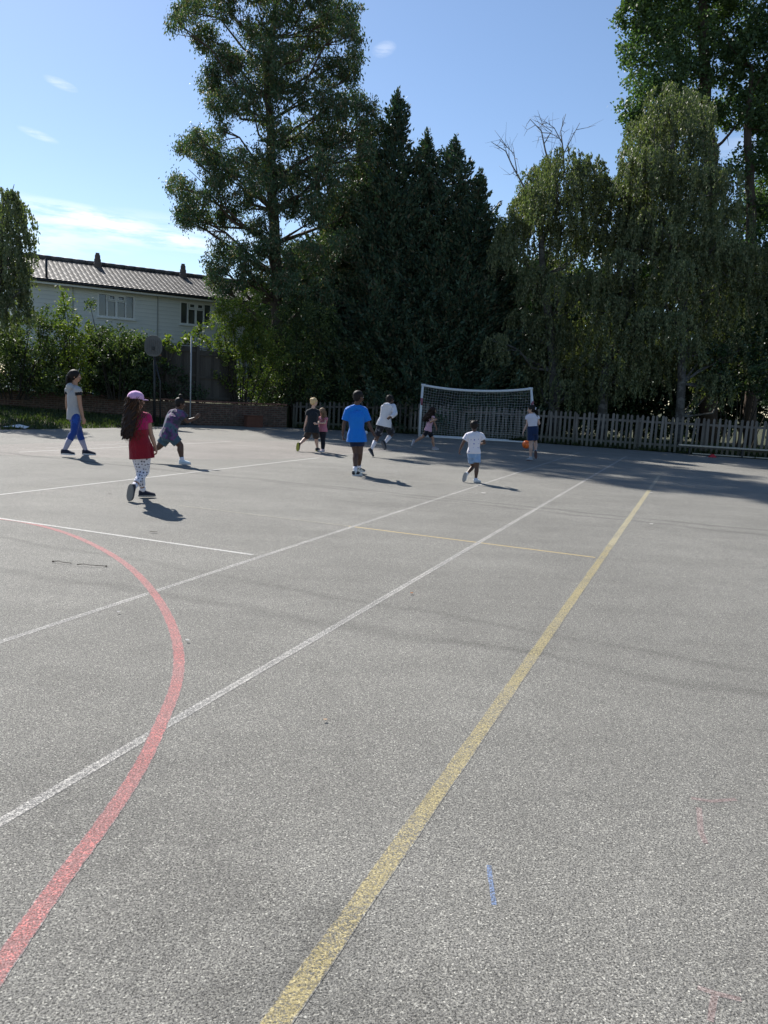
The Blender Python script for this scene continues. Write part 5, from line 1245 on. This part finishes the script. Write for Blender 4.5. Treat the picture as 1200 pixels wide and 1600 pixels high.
person('girl in pink cap and red top with very long dark hair and spotted leggings', 1.30, 9.13,
       dict(pelvis=(219.5, 700), neck=(214, 646, 0), head=(213.5, 627.5, 0), shR=(229.5, 650, 0), shL=(199.5, 650, 0), elR=(236, 680, -1), wrR=(242.5, 699, 0), haR=(245.5, 708, 0), elL=(202, 678, 1), wrL=(210, 694, 1), haL=(213, 703, 1),
            hipR=(226.5, 706, 0), hipL=(213, 706, 0), knR=(227, 738, 1), anR=(208, 764, -1), toeR=(202.5, 785, -1), knL=(219, 738, 1), anL=(223.5, 769, 1), toeL=(237, 778, 'flat', 62), look=48, curlR=.7), 28, TAN,
       dict(style='long', mat=HBR, mat2=hairm('sunlit_brown_hair', (.03, .015, .009), (.13, .065, .035)), len=.46, n=110, wave=.027, trail=(-.01, -.02, 0), fan=74, thick=.58, spread=.95),
       [dict(k='bottom', n='leggings', m=cloth('spotted_legging', (.62, .63, .72), .7, .04, pat_dots(30, (.02, .025, .07), .30)), len=1.70, e=.006),
        dict(k='top', n='undershirt', m=cloth('magenta_tee', (.38, .013, .09)), sleeve=.42, hem=.06, flare=0, e=.007),
        dict(k='top', n='tunic', m=cloth('crimson_cloth', (.21, .008, .019)), sleeve=-1, hem=-.105, e=.013, flare=.022, top=.18),
        dict(k='tie', n='sleeve_knot', m=cloth('crimson_cloth', (.21, .008, .019))),
        dict(k='sock', m=SOCKW, t=.22), dict(k='shoe', m=NAVY, sole=simple('grey_sole', (.22, .21, .20), .8, .3, 60)), dict(k='cap', m=cloth('lilac_pink_cap', (.62, .36, .60)))])
person('child with hair bun in purple and blue patterned shirt running right, one arm out', 1.33, 13.82,
       dict(pelvis=(264.5, 679), neck=(276, 641, 0), head=(281.5, 629, 0), shR=(284, 644.5, -1), shL=(270, 643, 1), elR=(292.5, 657, 0), wrR=(304.5, 652, 0), haR=(310, 647.5, 0), elL=(262, 657, 1), wrL=(268, 668, 1), haL=(271, 672, 1),
            hipR=(268.5, 681, -1), hipL=(261, 681, 1), knR=(282, 694.5, 0), anR=(284.5, 718, 0), toeR=(296, 722, 'flat', 82), knL=(248, 697, 0), anL=(232, 703, 0), toeL=(227, 711, -1), look=60, tilt=-.15, curlR=.2), 68, DRK,
       dict(style='bun', mat=HB, anchor=(0, -.12, .66), puff=1.0),
       [dict(k='bottom', n='shorts', m=cloth('slate_blue_shorts', (.055, .10, .135)), len=.72, loose=.012, e=.010),
        dict(k='top', n='shirt', m=cloth('patterned_shirt', (.1, .12, .2), .8, .1, pat_blotch(5.5, [(0, (.020, .028, .045)), (.42, (.038, .048, .075)), (.50, (.13, .045, .15)), (.57, (.055, .12, .16)), (.64, (.030, .036, .060))], 'LINEAR')), sleeve=.62, hem=-.05, e=.016, flare=.05),
        dict(k='sock', m=SOCKW, t=.22), dict(k='shoe', m=cloth('pale_blue_white_shoe', (.50, .60, .68)))], bf=1.32)
person('blond boy in a black shirt and dark brown shorts walking away beside a smaller girl', 1.30, 18.2,
       dict(pelvis=(488, 669), neck=(489.5, 639.5, 0), head=(490.5, 628.5, 0), shR=(496, 642.5, 0), shL=(482, 642.5, 0), elR=(497, 654.5, 1), wrR=(492.5, 661, 1), haR=(491, 664, 0), elL=(479.5, 655.5, 0), wrL=(476, 667, 0), haL=(475, 671, 0),
            hipR=(492, 671.5, 0), hipL=(484, 671.5, 0), knR=(494.5, 686, 1), anR=(496, 701, 0), toeR=(500, 705, 'flat', 40), knL=(478, 685, 1), anL=(467.5, 695, -1), toeL=(465, 706, -1), look=48), 32, PAL,
       dict(style='mop', mat=HBL, puff=.98),
       [dict(k='bottom', n='shorts', m=cloth('dark_brown_shorts', (.035, .026, .024)), len=.80, loose=.016, e=.012),
        dict(k='top', n='shirt', m=cloth('black_shirt', (.012, .016, .022)), sleeve=.55, hem=-.085, e=.016, flare=.06),
        dict(k='shoe', m=SH_K, sole=simple('lime_sole', (.30, .30, .05), .7, .2, 30))])
person('small girl in a pink shirt and black leggings with long light brown hair facing left', 1.09, 18.45,
       dict(pelvis=(504, 671), neck=(504.5, 650.5, 0), head=(503, 642.2, 0), shR=(499.5, 652.5, -1), shL=(509.5, 652.5, 0), elR=(498.5, 660, -1), wrR=(495, 662, -1), haR=(493, 661, 0), elL=(507.5, 660.5, -1), wrL=(500, 660.5, -1), haL=(496.5, 659, 0),
            hipR=(502, 673, 0), hipL=(506.5, 673, 0), knR=(503.5, 687, 0), anR=(503.5, 701.5, 0), toeR=(501, 706, 'flat', -110), knL=(505.5, 687, 0), anL=(504.8, 702, 0), toeL=(503, 706, 'flat', -140), look=-105, tilt=.0), -130, PAL,
       dict(style='long', mat=HLB, len=.20, n=40, wave=.010, fan=110, trail=(.02, 0, 0), thick=.8),
       [dict(k='bottom', n='leggings', m=cloth('black_legging', (.010, .012, .020)), len=1.95, e=.006), dict(k='top', n='shirt', m=cloth('rose_shirt', (.42, .15, .20)), sleeve=.5, hem=-.04, e=.011),
        dict(k='shoe', m=cloth('pale_pink_shoe', (.55, .45, .46)))])
person('boy in a bright blue football shirt and navy shorts standing with his back turned', 1.45, 13.52,
       dict(pelvis=(557.5, 681), neck=(557, 634, 0), head=(560, 620.5, 0), shR=(568.5, 639.5, 0), shL=(544.5, 639.5, 0), elR=(577.5, 666, 0), wrR=(585.5, 681, 0), haR=(589, 686, 0), elL=(537.5, 664.5, 0), wrL=(536, 680, 0), haL=(536, 687, 0),
            hipR=(562.5, 684.5, 0), hipL=(552.5, 684.5, 0), knR=(562.5, 709, 0), anR=(560.5, 732, 1), toeR=(563, 738, 'flat', 38), knL=(556, 709, 0), anL=(555, 737, -1), toeL=(557, 742, 'flat', 48), look=48, curlL=1.1, curlR=.8), 18, DRK,
       dict(style='short', mat=HB, puff=.97),
       [dict(k='bottom', n='shorts', m=cloth('navy_shorts', (.012, .022, .065), .7, pattern=pat_blotch(1.6, [(0, (.010, .018, .05)), (.56, (.012, .10, .40))])), len=.55, loose=.012, e=.008),
        dict(k='top', n='football_shirt', m=cloth('bright_blue_shirt', (.006, .165, .60), .7, .06), sleeve=.72, hem=-.075, e=.016, flare=.05),
        dict(k='sock', m=SOCKW, t=.25), dict(k='shoe', m=cloth('black_white_shoe', (.3, .3, .3), .6, .1, pat_blotch(12, [(0, (.02, .02, .025)), (.5, (.55, .58, .55))])))])
person('boy in white hooded top, dark patterned shorts and long white socks running away', 1.40, 17.68,
       dict(pelvis=(600.5, 662), neck=(606.5, 634, 1), head=(609.5, 625.5, 1), shR=(614.5, 635, 0), shL=(599.5, 636.5, 0), elR=(617.5, 646.5, -1), wrR=(612, 652, -1), haR=(608.5, 653.5, 0), elL=(600, 647, 1), wrL=(605, 651, 1), haL=(608, 650, 1),
            hipR=(606.5, 664.5, 0), hipL=(595.5, 664.5, 0), knR=(612, 679, 1), anR=(601, 692.5, -1), toeR=(602.5, 703.5, -1), knL=(589.5, 684, 1), anL=(580.5, 703, -1), toeL=(584, 714, -1), look=50), 25, DRK,
       dict(style='short', mat=HB, puff=1.0, curl=50),
       [dict(k='bottom', n='shorts', m=cloth('dark_patterned_shorts', (.03, .03, .04), .8, .1, pat_blotch(9, [(0, (.012, .014, .022)), (.56, (.03, .035, .05)), (.64, (.18, .19, .22))])), len=.80, loose=.02, e=.014),
        dict(k='top', n='hooded_top', m=cloth('white_hoodie', (.60, .60, .64)), sleeve=1.85, hem=-.05, e=.018, flare=.06, hood=True),
        dict(k='sock', m=SOCKW, t=.68), dict(k='shoe', m=SH_K, sole=simple('black_white_sole', (.10, .10, .11), .6, .5, 50))])
person('girl with big curly brown hair and black shorts running beside the left goalpost', 1.20, 21.5,
       dict(pelvis=(669, 672.5), neck=(675.5, 650, 0), head=(676.5, 642.3, 0), shR=(677, 652, -1), shL=(675, 652, 1), elR=(672.5, 660.5, -1), wrR=(678, 658, -1), haR=(680.5, 656, 0), elL=(678.5, 661, 1), wrL=(681.5, 668, 0), haL=(682, 671, 0),
            hipR=(669, 674, -1), hipL=(669.5, 674, 1), knR=(660, 683.5, 0), anR=(647.5, 691, 0), toeR=(642.5, 699, 0), knL=(676.5, 686.5, 0), anL=(678, 699.5, 0), toeL=(683, 702, 'flat', 85), look=85), 82, TAN,
       dict(style='curly', mat=HBR, len=.34, n=80, wave=.030, fan=120, trail=(-.13, 0, .02), thick=.9, spread=1.6, puff=1.12, curl=50),
       [dict(k='bottom', n='shorts', m=cloth('black_shorts', (.008, .009, .014)), len=.72, loose=.010, e=.008), dict(k='top', n='shirt', m=cloth('pale_pink_top', (.56, .33, .40)), sleeve=.0, hem=-.03, e=.010),
        dict(k='shoe', m=cloth('grey_pink_shoe', (.32, .28, .30)))])
person('small child in a white spotted T-shirt and light denim shorts running towards the goal', 1.10, 13.29,
       dict(pelvis=(740.5, 706), neck=(741.5, 674, 0), head=(741, 663.5, 0), shR=(751.5, 677.5, 0), shL=(731.5, 677.5, 0), elR=(757.5, 690.5, 0), wrR=(753, 692, 1), haR=(750.5, 690, 1), elL=(723.5, 691, 0), wrL=(718.5, 702, 0), haL=(717.5, 707, 0),
            hipR=(745, 708, 0), hipL=(736, 708, 0), knR=(745, 729.5, 0), anR=(743.5, 748, 0), toeR=(750, 752, 'flat', 45), knL=(739, 728, 1), anL=(728.5, 740, -1), toeL=(723.5, 754.5, -1), look=8, curlL=.9), 8, DRK,
       dict(style='tufts', mat=HB, puff=1.02, curl=60),
       [dict(k='bottom', n='denim_shorts', m=cloth('light_denim', (.16, .27, .46), .8, .2, pat_blotch(14, [(0, (.10, .19, .36)), (.5, (.20, .32, .52)), (.8, (.34, .46, .62))], 'LINEAR')), len=.62, loose=.010, e=.012),
        dict(k='top', n='shirt', m=cloth('white_spotted_tee', (.66, .64, .70), .8, .04, pat_dots(15, (.10, .13, .40), .16)), sleeve=.66, hem=-.015, e=.014, flare=.03),
        dict(k='sock', m=SOCKW, t=.14), dict(k='shoe', m=SH_W, sole=simple('grey_white_sole', (.30, .30, .31), .7, .1, 40))])
person('ponytailed girl in white T-shirt and navy shorts standing at the right goalpost', 1.38, 19.12,
       dict(pelvis=(832.5, 671), neck=(831.5, 646.5, 0), head=(830.5, 638.8, 0), shR=(839, 649.5, 0), shL=(824.5, 649.5, 0), elR=(842.5, 661, 0), wrR=(839.5, 664, 1), haR=(838, 664, 1), elL=(823.5, 662, 0), wrL=(818.5, 672.5, 0), haL=(817, 676.5, 0),
            hipR=(835, 673, 0), hipL=(829.5, 673, 0), knR=(836.5, 690, 1), anR=(837, 705, -1), toeR=(837.7, 717.5, -1), knL=(829.5, 694, 0), anL=(829, 715, 0), toeL=(827, 720, 'flat', -25), look=-72, curlL=.3), -12, PAL,
       dict(style='pony', mat=HB, len=.26, anchor=(0, -.50, .02), trail=(.04, 0, 0), puff=1.03),
       [dict(k='bottom', n='shorts', m=cloth('navy_cotton_shorts', (.014, .030, .085)), len=.70, loose=.014, e=.016, waist=.07), dict(k='top', n='shirt', m=cloth('white_tee', (.60, .58, .66)), sleeve=.42, hem=.045, e=.010, flare=.0),
        dict(k='sock', m=cloth('short_grey_sock', (.36, .38, .42)), t=.12), dict(k='shoe', m=cloth('grey_trainer', (.30, .33, .36)), sole=simple('brown_sole', (.10, .055, .05), .8, .2, 50)), dict(k='scrunchie', n='scrunchie', m=SOCKW)])
